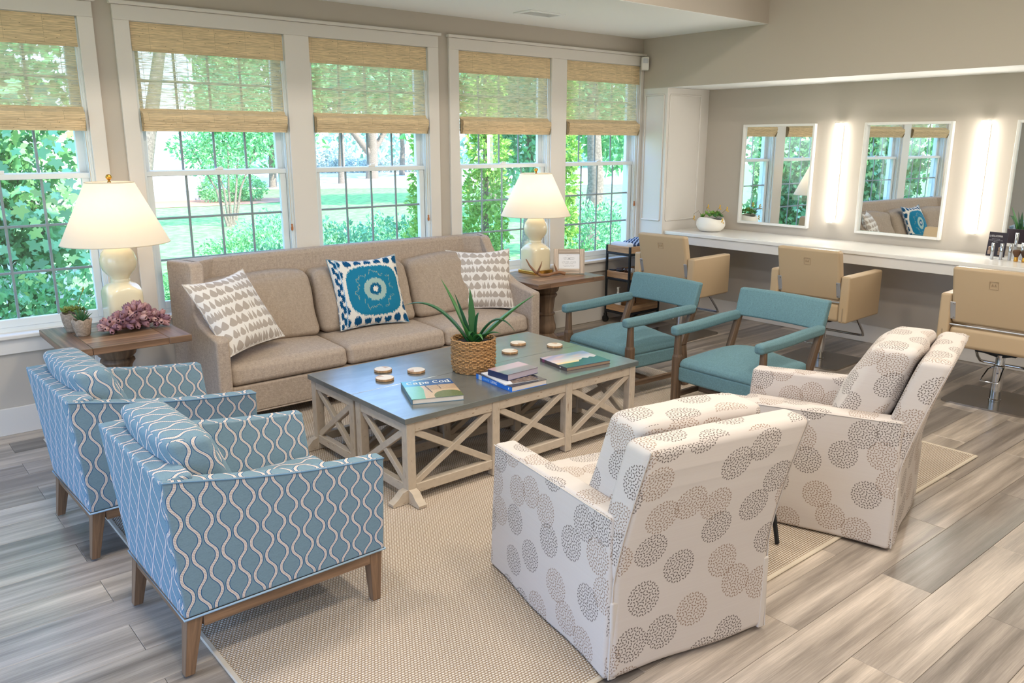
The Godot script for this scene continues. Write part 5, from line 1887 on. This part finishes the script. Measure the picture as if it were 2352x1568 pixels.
func build_table_items() -> void:
	var T := 0.46
	var b: MB
	# coasters
	var cs := [[2.374, 1.649, "wood coaster, rearmost of the left three on the coffee table"], [2.287, 1.81, "wood coaster, front-left of the left three on the coffee table"], [2.513, 1.789, "wood coaster, rightmost of the left three, nearest the basket"], [3.40, 1.666, "wood coaster, rearmost of the three right of the basket"], [3.218, 1.798, "wood coaster, closest to the basket's right side"], [3.546, 1.865, "wood coaster, rightmost of all, behind the sunset book"]]
	var cm := img_tex(96, 96, func(x: int, y: int) -> Color:
		var q := 0.94 + 0.05 * h1(x * 3 + (y / 5) * 71)
		if x > 60 and y < 70 - x / 3: return Color(0.80 * q, 0.66 * q, 0.52 * q)
		return Color(0.91 * q, 0.86 * q, 0.79 * q))
	for k in 6:
		var o := thing("coaster", cs[k][2], "coaster", V(cs[k][0], T, cs[k][1]), k * 1.3, "wood coasters on the coffee tables")
		b = MB.new()
		b.lathe([Vector2(0, 0.001), Vector2(0.050, 0.001), Vector2(0.052, 0.003), Vector2(0.052, 0.014), Vector2(0.0505, 0.0155)], 36)
		part(o, "rim", b, M.pine)
		b = MB.new()
		b.lathe([Vector2(0.0505, 0.0155), Vector2(0.0, 0.0158)], 36)
		for q in b.v.size(): b.t[q] = Vector2(b.v[q].x * 9.0 + 0.5, b.v[q].z * 9.0 + 0.5)
		part(o, "top_face", b, texmat(cm, Vector2.ONE, Color.WHITE, 0.45))
	# aloe in a basket
	var o := thing("woven_basket", "round woven seagrass basket holding the aloe on the coffee table", "basket", V(2.80, T, 1.965))
	b = MB.new()
	var rows := 20
	var R := 0.124
	for r in rows:
		var y := 0.006 + r * 0.0098
		var pts := []
		var rr := R * (0.93 + 0.07 * smoothstep(0.0, 0.05, y)) + 0.002 * sin(r * 1.7)
		var n := 72
		for k in n:
			var th := TAU * k / n
			var wv := 0.0042 * sin(th * 18.0 + (PI if r % 2 else 0.0))
			pts.append(V((rr + wv) * cos(th), y + 0.0012 * sin(th * 9.0 + r), (rr + wv) * sin(th)))
		b.tube(pts, 0.0062, 6, false, true)
	for k in b.v.size(): b.t[k] = Vector2(atan2(b.v[k].z, b.v[k].x) * 3.0, b.v[k].y * 8.0)
	var straw := img_tex(256, 128, func(x: int, y: int) -> Color:
		var q := 0.55 + 0.6 * h1((x / 7) * 31 + (y / 6) * 977) + 0.15 * h1(x * 5 + y * 77)
		return Color(0.70 * q, 0.53 * q, 0.34 * q))
	part(o, "coiled_wall", b, texmat(straw, Vector2(1, 1), Color.WHITE, 0.7))
	b = MB.new()
	b.lathe([Vector2(0, 0.001), Vector2(R * 0.93, 0.001), Vector2(R * 0.93, 0.006), Vector2(0, 0.006)], 32)
	part(o, "bottom", b, plain(Color(0.5, 0.38, 0.25), 0.8))
	b = MB.new()
	b.lathe([Vector2(R - 0.010, 0.168), Vector2(R * 0.5, 0.176), Vector2(0, 0.178)], 28)
	part(o, "soil", b, M.soil)
	o = thing("aloe_plant", "green aloe with long toothed pointed leaves growing in the woven basket", "plant", V(2.80, T + 0.176, 1.965))
	var rt := V(0.765, 0, 0.644)
	var fw := V(0.644, 0, -0.765)
	# tip offset right, up, away; mid sag; half width
	var lf := [[-0.40, 0.205, 0.02, 0.075, 0.024], [-0.19, 0.355, 0.07, 0.0, 0.024], [-0.105, 0.29, -0.03, -0.01, 0.027], [-0.02, 0.305, 0.05, 0.0, 0.024], [0.36, 0.27, 0.02, 0.0, 0.031], [0.245, 0.065, -0.05, 0.085, 0.02], [0.165, 0.07, -0.12, 0.01, 0.019], [-0.07, 0.165, -0.10, -0.03, 0.018], [0.035, 0.16, 0.03, 0.03, 0.016], [-0.02, 0.05, -0.09, 0.02, 0.022], [0.06, 0.03, -0.11, 0.02, 0.018]]
	var am := []
	for c in [Color(0.16, 0.37, 0.20), Color(0.22, 0.45, 0.20), Color(0.13, 0.33, 0.20)]:
		var m := plain(c, 0.36)
		m.subsurf_scatter_enabled = true
		m.subsurf_scatter_strength = 0.15
		am.append(m)
	for k in lf.size():
		var q: Array = lf[k]
		var tip: Vector3 = rt * q[0] + V(0, q[1], 0) + fw * q[2]
		var root := V(tip.x * 0.06, -0.01, tip.z * 0.06)
		var mid: Vector3 = root.lerp(tip, 0.5) + V(0, q[3] + 0.02, 0)
		var ctr := mid * 2.0 - (root + tip) * 0.5
		b = MB.new()
		var n := 15
		var sd := (tip - root).cross(Vector3.UP).normalized()
		b.grid(n, 12, func(i: int, j: int) -> Vector3:
			var s := i / (n - 1.0)
			var p := root.lerp(ctr, s).lerp(ctr.lerp(tip, s), s)
			var tg := (ctr - root).lerp(tip - ctr, s).normalized()
			var nu := sd.cross(tg).normalized()
			if nu.y < 0: nu = -nu
			var th := TAU * j / 12.0
			var w: float = q[4] * (1.0 - pow(s, 1.6)) * (0.9 + 0.25 * sin(minf(s * 3.0, 1.57))) + 0.0008
			var tooth := 1.0 + (0.10 if (i % 2 == 1 and absf(cos(th)) > 0.9) else 0.0)
			var vv := sin(th) * w * 0.34 - (1.0 - cos(th) * cos(th)) * w * 0.12 + cos(th) * cos(th) * w * 0.22
			return p + sd * (cos(th) * w * tooth) + nu * vv, false, true)
		part(o, "leaf", b, am[k % 3])
	# books
	var c1 := img_tex(256, 256, func(x: int, y: int) -> Color:
		var u := x / 256.0
		var v := y / 256.0
		var r := h1(x * 7 + y * 131)
		if v < 0.32: return Color(0.05, 0.30, 0.52).lerp(Color(0.05, 0.55, 0.55), clampf(1.0 - u * 2.2, 0.0, 1.0))
		if u < 0.34 - 0.15 * absf(v - 0.5): return Color(0.36, 0.60, 0.46).lerp(Color(0.55, 0.74, 0.55), r * 0.7)
		if v > 0.66 and Vector2(u - 0.75, v - 0.95).length() < 0.30: return Color(0.30, 0.38, 0.24).lerp(Color(0.46, 0.48, 0.32), r)
		if absf(u - 0.42 - (v - 0.4) * 0.12) < 0.012 and v < 0.72: return Color(0.25, 0.2, 0.17)
		if absf(u - 0.66 - (v - 0.4) * 0.1) < 0.008 and v < 0.55: return Color(0.25, 0.2, 0.17)
		if u > 0.4 and v < 0.58 and (x % 6) < 2: return Color(0.52, 0.42, 0.34)
		return Color(0.72, 0.60, 0.48).lerp(Color(0.80, 0.70, 0.58), r))
	o = book("book", "hardcover titled Cape Cod with a blue and sand cover, front left on the table", V(2.345, T, 2.19), -0.395, 0.275, 0.325, 0.028, texmat(c1, Vector2.ONE, Color.WHITE, 0.18), plain(Color(0.30, 0.45, 0.55), 0.3))
	var tm := part(o, "title", text_mesh("Cape Cod", 0.056, 0.0006), plain(Color(0.95, 0.95, 0.92), 0.4))
	tm.position = V(0.005, 0.0285, -0.113)
	tm.rotation = V(-PI / 2, 0, 0)
	o = book("book", "thick blue-spined coastal living book at the bottom of the stack beside the basket", V(2.815, T, 2.29), -0.05, 0.245, 0.335, 0.030, plain(Color(0.22, 0.22, 0.27), 0.2), plain(Color(0.07, 0.42, 0.80), 0.3))
	tm = part(o, "spine_lettering", text_mesh("COASTAL", 0.0165, 0.0005, false, "Droid Sans"), plain(Color(0.55, 0.78, 0.95), 0.4))
	tm.position = V(-0.1235, 0.015, -0.068)
	tm.rotation = V(0, -PI / 2, 0)
	tm = part(o, "spine_lettering", text_mesh("LIVING", 0.0185, 0.0005, false, "Droid Sans"), plain(Color(0.92, 0.95, 0.98), 0.4))
	tm.position = V(-0.1235, 0.015, 0.006)
	tm.rotation = V(0, -PI / 2, 0)
	b = MB.new()
	b.box(V(-0.1233, 0.015, -0.125), V(0.001, 0.027, 0.03), 0.0)
	part(o, "spine_picture", b, plain(Color(0.72, 0.76, 0.82), 0.4))
	b = MB.new()
	for k in 4: b.box(V(-0.1234, 0.015, 0.142), V(0.0008, 0.013 if k < 2 else 0.008, 0.002), 0.0, Transform3D(Basis(), V(-0.1234, 0.015, 0.142)) * Transform3D(Basis(Vector3.RIGHT, k * PI / 4), Vector3.ZERO) * Transform3D(Basis(), V(0.1234, -0.015, -0.142)))
	part(o, "spine_star", b, plain(Color(0.92, 0.95, 0.98), 0.4))
	var c2 := img_tex(128, 128, func(x: int, y: int) -> Color:
		if x < 70 - y / 3: return Color(0.86, 0.87, 0.90)
		var q := 0.6 + 0.5 * h1((x / 9) * 7 + (y / 3) * 131)
		return Color(0.50 * q, 0.43 * q, 0.38 * q))
	o = book("booklet", "thin pale booklet in the middle of the stack beside the basket", V(2.80, T + 0.0305, 2.295), -0.16, 0.215, 0.27, 0.006, texmat(c2, Vector2.ONE, Color.WHITE, 0.25), plain(Color(0.85, 0.86, 0.88), 0.4))
	var c3 := img_tex(128, 128, func(x: int, y: int) -> Color:
		var v := x / 128.0
		var c := Color(0.42, 0.42, 0.60).lerp(Color(0.72, 0.62, 0.66), smoothstep(0.0, 0.55, 1.0 - y / 128.0))
		return c.lerp(Color(0.42, 0.42, 0.42), smoothstep(0.45, 0.6, y / 128.0) * 0.8) * (0.95 + 0.05 * v))
	o = book("book", "small thick navy book on top of the stack beside the basket", V(2.835, T + 0.037, 2.285), 0.0, 0.235, 0.165, 0.036, texmat(c3, Vector2.ONE, Color.WHITE, 0.2), plain(Color(0.10, 0.15, 0.32), 0.35), Color(0.74, 0.70, 0.76))
	o.rotation.y = 0.045
	var c4 := img_tex(256, 256, func(x: int, y: int) -> Color:
		var u := x / 256.0
		var v := y / 256.0
		var n := 0.5 + 0.5 * sin(u * 9.0 + sin(v * 7.0) * 2.0) * sin(v * 17.0 + u * 5.0)
		var sky := Color(0.50, 0.54, 0.72).lerp(Color(0.80, 0.76, 0.80), smoothstep(0.1, 0.5, v)).lerp(Color(0.93, 0.80, 0.62), smoothstep(0.5, 0.68, v))
		if v < 0.5: sky = sky.lerp(Color(0.86, 0.68, 0.64), 0.6 * n * n)
		if v > 0.70 - (0.16 * smoothstep(0.45, 0.62, u)) - 0.03 * sin(u * 40.0) * step_(0.45, u): return Color(0.13, 0.28, 0.36).lerp(Color(0.28, 0.36, 0.40), h1((x / 5) * 3 + (y / 3) * 77) * 0.6)
		return sky)
	o = book("book", "hardcover book with a sunset over dark water, right end of the table", V(3.375, T, 2.23), -0.13, 0.33, 0.275, 0.022, texmat(c4, Vector2.ONE, Color.WHITE, 0.15), plain(Color(0.32, 0.27, 0.29), 0.35), Color(0.62, 0.53, 0.45))
	b = MB.new()
	b.box(V(-0.1655, 0.011, -0.10), V(0.0008, 0.018, 0.024), 0.0)
	part(o, "spine_badge", b, plain(Color(0.5, 0.25, 0.42), 0.4))
	b = MB.new()
	b.box(V(-0.1655, 0.011, 0.075), V(0.0008, 0.007, 0.012), 0.0)
	part(o, "spine_emblem", b, plain(Color(0.85, 0.85, 0.87), 0.4))
	# right end table: frame, antler, shell
	o = thing("picture_frame", "pale wooden picture frame with a printed notice, on the right end table", "picture frame", V(4.945, 0.641, 0.545), -0.72)
	b = MB.new()
	var tl := Transform3D(Basis(Vector3.RIGHT, -0.2), V(0, 0, 0))
	var fw_ := 0.272
	var fh := 0.218
	for s: float in [-1.0, 1.0]:
		b.box(V(s * (fw_ / 2 - 0.022), fh / 2, 0), V(0.044, fh, 0.016), 0.003, tl)
		b.box(V(0, fh / 2 + s * (fh / 2 - 0.022), 0), V(fw_ - 0.088, 0.044, 0.016), 0.003, tl)
	part(o, "wood_frame", b, M.palewood)
	var note := img_tex(184, 130, func(x: int, y: int) -> Color:
		var ln := y / 7
		var q := 0.93
		if ln in [2, 4, 5, 6, 7, 9, 10, 11, 12, 14, 15] and y % 7 in [2, 3] and absf(x - 92.0) < [0, 0, 22, 0, 44, 50, 46, 40, 0, 60, 64, 60, 36, 0, 54, 46][ln] and h1((x / 3) * 17 + ln * 211) > 0.25: q = 0.62
		return Color(q, q, q * 1.01))
	b = MB.new()
	b.flat([tl * V(-0.094, 0.042, 0.001), tl * V(0.094, 0.042, 0.001), tl * V(0.094, fh - 0.042, 0.001), tl * V(-0.094, fh - 0.042, 0.001)], tl.basis * V(0, 0, 1), [Vector2(0, 1), Vector2(1, 1), Vector2(1, 0), Vector2(0, 0)])
	b.box(V(0, fh / 2, -0.006), V(0.2, 0.14, 0.004), 0.0, tl)
	part(o, "printed_notice", b, texmat(note, Vector2.ONE, Color.WHITE, 0.2))
	b = MB.new()
	b.bar(tl * V(0, 0.15, -0.012), V(0, 0.002, -0.13), 0.05, 0.005, 0.001, Vector3.RIGHT)
	part(o, "easel_back", b, M.black)
	o = thing("antler", "shed brown antler lying on the right end table before the lamp", "antler", V(4.66, 0.637, 0.51))
	b = MB.new()
	var main := [V(-0.10, 0.155, -0.10), V(-0.085, 0.10, -0.07), V(-0.055, 0.045, -0.03), V(-0.015, 0.017, 0.0), V(0.04, 0.016, 0.03), V(0.10, 0.03, 0.045), V(0.15, 0.034, 0.06), V(0.19, 0.02, 0.085)]
	b.tube(main, [0.004, 0.008, 0.011, 0.013, 0.013, 0.012, 0.013, 0.015], 10)
	var ant := plain(Color(0.55, 0.39, 0.27), 0.5)
	var ab := part(o, "main_beam", b, ant)
	b = MB.new()
	b.tube([V(-0.045, 0.035, -0.02), V(-0.06, 0.06, 0.015), V(-0.045, 0.11, 0.03), V(-0.03, 0.145, 0.03)], [0.010, 0.009, 0.006, 0.001], 9)
	part(o, "tine", b, ant)
	b = MB.new()
	b.tube([V(0.13, 0.033, 0.05), V(0.125, 0.07, 0.035), V(0.105, 0.115, 0.03)], [0.011, 0.008, 0.001], 9)
	part(o, "tine", b, ant)
	o = thing("seashell", "small pale seashell behind the picture frame on the right end table", "shell", V(4.985, 0.637, 0.30), 0.5)
	b = MB.new()
	b.grid(18, 14, func(i: int, j: int) -> Vector3:
		var s := i / 17.0
		var th := TAU * j / 14.0
		var r := 0.030 * sin(PI * pow(s, 0.7)) * (1.0 + 0.10 * cos(6.0 * th)) + 0.001
		return V((s - 0.5) * 0.13, 0.03 + r * sin(th), r * cos(th)), false, true)
	part(o, "shell_body", b, plain(Color(0.90, 0.85, 0.80), 0.4))

func step_(e: float, x: float) -> float: return 1.0 if x > e else 0.0

func build_left_items() -> void:
	var T := 0.665
	# stone pots
	var pr := func(r0: float, r1: float, h: float) -> Array:
		return [Vector2(0, 0.001), Vector2(r0 * 0.9, 0.001), Vector2(r0, 0.008), Vector2(lerpf(r0, r1, 0.5) * 1.02, h * 0.5), Vector2(r1, h - 0.006), Vector2(r1 - 0.003, h), Vector2(r1 - 0.010, h), Vector2(r1 - 0.013, h - 0.018)]
	var q := [[V(1.058, T, 0.495), 0.038, 0.055, 0.098, "small rough stone pot with a spiky green succulent, in front of its larger twin"], [V(1.045, T, 0.345), 0.045, 0.066, 0.115, "rough stone pot of bushy yellow-green succulents, rear of two on the left end table"]]
	for k in 2:
		var a: Array = q[k]
		var o := thing("stone_pot", a[4], "planter", a[0], 0.0, "stone pots on the left end table")
		var b := MB.new()
		b.lathe(pr.call(a[1], a[2], a[3]), 36)
		for i in b.v.size():
			var th := atan2(b.v[i].z, b.v[i].x)
			var f := 1.0 + 0.035 * sin(th * 5.0 + b.v[i].y * 60.0) + 0.02 * sin(th * 11.0 - b.v[i].y * 110.0)
			b.v[i] = V(b.v[i].x * f, b.v[i].y + (0.004 * sin(th * 7.0) if b.v[i].y > a[3] * 0.9 else 0.0), b.v[i].z * f)
		part(o, "pot", b, M.stone)
		b = MB.new()
		b.lathe([Vector2(a[2] - 0.012, a[3] - 0.018), Vector2(0, a[3] - 0.014)], 20)
		part(o, "soil", b, M.soil)
		if k == 0:
			for i in 16:
				var th := i * 2.4
				var el := 0.55 + 0.85 * (i / 16.0)
				var tip := V(cos(th) * cos(el), sin(el), sin(th) * cos(el)) * (0.068 + 0.012 * h1(i))
				b = MB.new()
				b.tube([V(0, 0.082, 0), V(0, 0.085, 0) + tip * 0.45, V(0, 0.088, 0) + tip], [0.006, 0.0055, 0.0006], 7)
				part(o, "succulent_leaf", b, plain(Color(0.25, 0.42, 0.27), 0.5))
		else:
			for i in 12:
				var th := i * 2.4
				var r := 0.066 * sqrt((i + 0.5) / 12.0)
				var ro := Node3D.new()
				ro.name = "rosette"
				o.add_child(ro, true)
				ro.position = V(cos(th) * r, 0.124 + 0.014 * h1(i * 5) - r * 0.15, sin(th) * r)
				ro.rotation = V(sin(th) * 0.8 * r / 0.07, th, -cos(th) * 0.8 * r / 0.07)
				rosette(ro, 9, 0.027 + 0.009 * h1(i), plain([Color(0.40, 0.46, 0.16), Color(0.50, 0.53, 0.22), Color(0.34, 0.44, 0.20)][i % 3], 0.55), 0.4)
			b = MB.new()
			b.tube([V(0.03, 0.12, 0), V(0.045, 0.18, -0.01), V(0.068, 0.235, 0.0)], 0.0016, 5)
			var st := part(o, "flower_stalk", b, plain(Color(0.45, 0.42, 0.25), 0.7))
			b = MB.new()
			b.tube([V(0.066, 0.228, 0.0), V(0.073, 0.245, 0.0), V(0.076, 0.262, 0.0)], [0.003, 0.006, 0.002], 7)
			part(st, "bud", b, plain(Color(0.58, 0.58, 0.25), 0.6))
	# barnacle cluster
	var o := thing("barnacle_cluster", "purple and pink barnacle cluster on the left end table in front of the lamp", "ornament", V(1.318, T, 0.535))
	var bm := []
	for c in [Color(0.60, 0.44, 0.47), Color(0.70, 0.53, 0.54), Color(0.53, 0.38, 0.43), Color(0.75, 0.60, 0.59)]: bm.append(plain(c, 0.7))
	var dark := plain(Color(0.20, 0.11, 0.12), 0.9)
	var meshes := []
	for vtx in 5:
		var b := MB.new()
		var n := 18
		var pf := [[0.0105, 0.0], [0.0145, 0.010], [0.0165, 0.022], [0.0150, 0.034], [0.0105, 0.044], [0.0085, 0.045], [0.0070, 0.036]]
		b.grid(n, pf.size(), func(i: int, j: int) -> Vector3:
			var th := TAU * i / n
			var ridge := 1.0 + 0.13 * cos(th * 6.0 + vtx) + 0.05 * cos(th * 3.0 + vtx * 2.0)
			var r: float = pf[j][0] * (ridge if j < 5 else 1.0)
			return V(cos(th) * r, pf[j][1] + (0.005 * cos(th * 3.0 + vtx) if j in [4, 5] else 0.0), sin(th) * r), true, false, true)
		var d := MB.new()
		d.lathe([Vector2(0.0085, 0.036), Vector2(0, 0.034)], 12)
		meshes.append([b.mesh(), d.mesh()])
	var lumps := [[V(-0.125, 0.045, 0.02), 0.055], [V(-0.055, 0.06, 0.03), 0.075], [V(0.02, 0.075, 0.0), 0.085], [V(0.10, 0.06, -0.005), 0.070], [V(0.155, 0.045, -0.005), 0.050], [V(0.055, 0.10, -0.02), 0.06]]
	var cnt := 0
	for L in lumps.size():
		var R: float = lumps[L][1] - 0.028
		var b := MB.new()
		b.lathe([Vector2(0.0001, -R * 0.8), Vector2(R * 0.75, -R * 0.5), Vector2(R, 0), Vector2(R * 0.75, R * 0.6), Vector2(0.0001, R * 0.9)], 14, Transform3D(Basis(), lumps[L][0]))
		part(o, "core", b, bm[2])
		var n := int(14 + R * 330)
		for k in n:
			var yy := 1.0 - 1.75 * (k + 0.5) / n
			var th := k * 2.39996 + L
			var dir := V(sqrt(1.0 - yy * yy) * cos(th), yy, sqrt(1.0 - yy * yy) * sin(th))
			dir = (dir + V(rng.randfn(), rng.randfn(), rng.randfn()) * 0.13).normalized()
			var p: Vector3 = lumps[L][0] + dir * R * 0.85
			if p.y + dir.y * 0.045 < 0.012: continue
			var inside := false
			for M2 in lumps.size():
				if M2 != L and (p + dir * 0.03).distance_to(lumps[M2][0]) < lumps[M2][1] - 0.03: inside = true
			if inside: continue
			var s := rng.randf_range(0.75, 1.15)
			var side := dir.cross(V(0.3, 0.2, 0.9)).normalized()
			var m := MeshInstance3D.new()
			m.mesh = meshes[cnt % 5][0]
			m.set_surface_override_material(0, bm[rng.randi() % 4])
			m.name = "barnacle"
			o.add_child(m, true)
			m.transform = Transform3D(Basis(side, dir, side.cross(dir)).scaled_local(V(s, s * 1.0, s)), p)
			var h := MeshInstance3D.new()
			h.mesh = meshes[cnt % 5][1]
			h.set_surface_override_material(0, dark)
			h.name = "opening"
			m.add_child(h, true)
			cnt += 1

func build_cart() -> void:
	var o := thing("rolling_cart", "three-tier rolling cart with a black metal frame and wooden trays beside the corner window", "cart", V(6.13, 0, 0.245))
	var b: MB
	var hx := 0.225
	var hz := 0.150
	for sx in [-1.0, 1.0]:
		for sz in [-1.0, 1.0]:
			b = MB.new()
			b.box(V(sx * hx, 0.437, sz * hz), V(0.02, 0.69, 0.02), 0.002)
			part(o, "upright", b, M.iron)
			b = MB.new()
			b.tube([V(sx * hx - 0.011, 0.035, sz * hz), V(sx * hx + 0.011, 0.035, sz * hz)], 0.034, 18)
			b.box(V(sx * hx, 0.078, sz * hz), V(0.03, 0.03, 0.03), 0.004)
			part(o, "caster", b, M.black)
	for y in [0.13, 0.46, 0.715]:
		b = MB.new()
		for s: float in [-1.0, 1.0]:
			b.box(V(0, y - 0.012, s * hz), V(hx * 2 - 0.02, 0.022, 0.018), 0.002)
			b.box(V(s * hx, y - 0.012, 0), V(0.018, 0.022, hz * 2 - 0.02), 0.002)
		part(o, "shelf_frame", b, M.iron)
		var tr := MB.new()
		tr.box(V(0, y + 0.004, 0), V(hx * 2 - 0.022, 0.01, hz * 2 - 0.022), 0.001)
		for s: float in [-1.0, 1.0]:
			tr.box(V(0, y + 0.035, s * (hz - 0.001)), V(hx * 2 - 0.021, 0.066, 0.012), 0.002)
			tr.box(V(s * (hx - 0.001), y + 0.035, 0), V(0.012, 0.066, hz * 2 - 0.021), 0.002)
		part(o, "wooden_tray", tr, M.pine)
	# rolled towels on top, tools, bottle
	for k in 4:
		var t := thing("rolled_towel", ["dark striped rolled towel at the window end of the cart's top tray", "dark striped rolled towel second from the window on the cart", "dark striped rolled towel second from the salon chair on the cart", "dark striped rolled towel nearest the salon chair on the cart"][k], "towel", V(6.03 + 0.075 * k, 0.724, 0.235), 0.0, "rolled towels on the cart")
		var ctex := img_tex(64, 16, func(x: int, _y: int) -> Color: return Color(0.16, 0.20, 0.30) if (x / 8) % 2 else Color(0.62, 0.66, 0.74))
		b = MB.new()
		b.grid(24, 20, func(i: int, j: int) -> Vector3:
			var th := TAU * i / 24.0
			var s := j / 19.0
			var r: float = 0.038 * pow(sin(PI * clampf(s, 0.004, 0.996)), 0.22) * (1.0 + 0.05 * sin(th * 5.0 + s * 6.0)) + 0.001
			return V(r * cos(th), 0.042 + r * sin(th) + 0.012 * k, -0.115 + 0.23 * s), true, false, false, func(i: int, j: int) -> Vector2: return Vector2(j / 19.0 * 1.5, i / 24.0))
		part(t, "towel_roll", b, texmat(ctex, Vector2.ONE, Color.WHITE, 0.95))
	var t := thing("folded_cloth", "pale folded cloth at the front of the cart's top tray", "cloth", V(5.955, 0.724, 0.245))
	b = MB.new()
	b.sbox(V(0, 0.045, 0), V(0.09, 0.085, 0.23), 0.02, 4, [0, 0, 0, 0.006, 0, 0])
	part(t, "cloth_fold", b, plain(Color(0.78, 0.80, 0.84), 0.9))
	var tools := [["round_brush", "dark round hairbrush lying in the cart's middle tray, nearer the window", V(5.97, 0.505, 0.165)], ["round_brush", "dark round hairbrush lying in the cart's middle tray, nearer the chairs", V(5.975, 0.512, 0.27)]]
	for q in tools:
		t = thing(q[0], q[1], "hairbrush", q[2], 0.35, "hairbrushes in the cart")
		b = MB.new()
		b.lathe([Vector2(0, -0.09), Vector2(0.010, -0.085), Vector2(0.009, -0.01), Vector2(0.007, 0.0)], 12, Transform3D(Basis(Vector3.RIGHT, PI / 2 - 0.1), V(0, 0.025, 0)))
		part(t, "handle", b, M.black)
		b = MB.new()
		b.lathe([Vector2(0.007, 0.0), Vector2(0.021, 0.006), Vector2(0.021, 0.075), Vector2(0, 0.08)], 16, Transform3D(Basis(Vector3.RIGHT, PI / 2 - 0.1), V(0, 0.025, 0)))
		part(t, "barrel", b, plain(Color(0.24, 0.15, 0.11), 0.7))
	t = thing("hair_dryer", "silver and white styling tool standing in the cart's middle tray", "hair tool", V(5.99, 0.47, 0.335))
	b = MB.new()
	b.tube([V(0, 0.0, 0), V(0, 0.06, 0.0)], 0.016, 12)
	b.tube([V(0, 0.07, -0.05), V(0, 0.075, 0.03)], [0.018, 0.024], 14)
	part(t, "tool_body", b, M.white)
	b = MB.new()
	b.tube([V(0, 0.07, -0.085), V(0, 0.07, -0.05)], [0.012, 0.017], 12)
	part(t, "nozzle", b, M.steel)
	t = thing("spray_bottle", "white spray bottle on the cart's bottom shelf", "bottle", V(5.985, 0.140, 0.185), 0.4)
	b = MB.new()
	b.lathe([Vector2(0, 0.0), Vector2(0.032, 0.0), Vector2(0.034, 0.006), Vector2(0.034, 0.11), Vector2(0.026, 0.135), Vector2(0.013, 0.150), Vector2(0.013, 0.165), Vector2(0, 0.165)], 24)
	part(t, "bottle_body", b, plain(Color(0.90, 0.92, 0.93), 0.4))
	b = MB.new()
	b.tube([V(0, 0.165, 0), V(0, 0.205, 0)], 0.010, 12)
	b.tube([V(-0.012, 0.208, 0), V(0.045, 0.208, 0)], [0.011, 0.006], 10)
	b.tube([V(0.018, 0.202, 0), V(0.026, 0.175, 0)], 0.004, 8)
	part(t, "trigger_head", b, M.white)
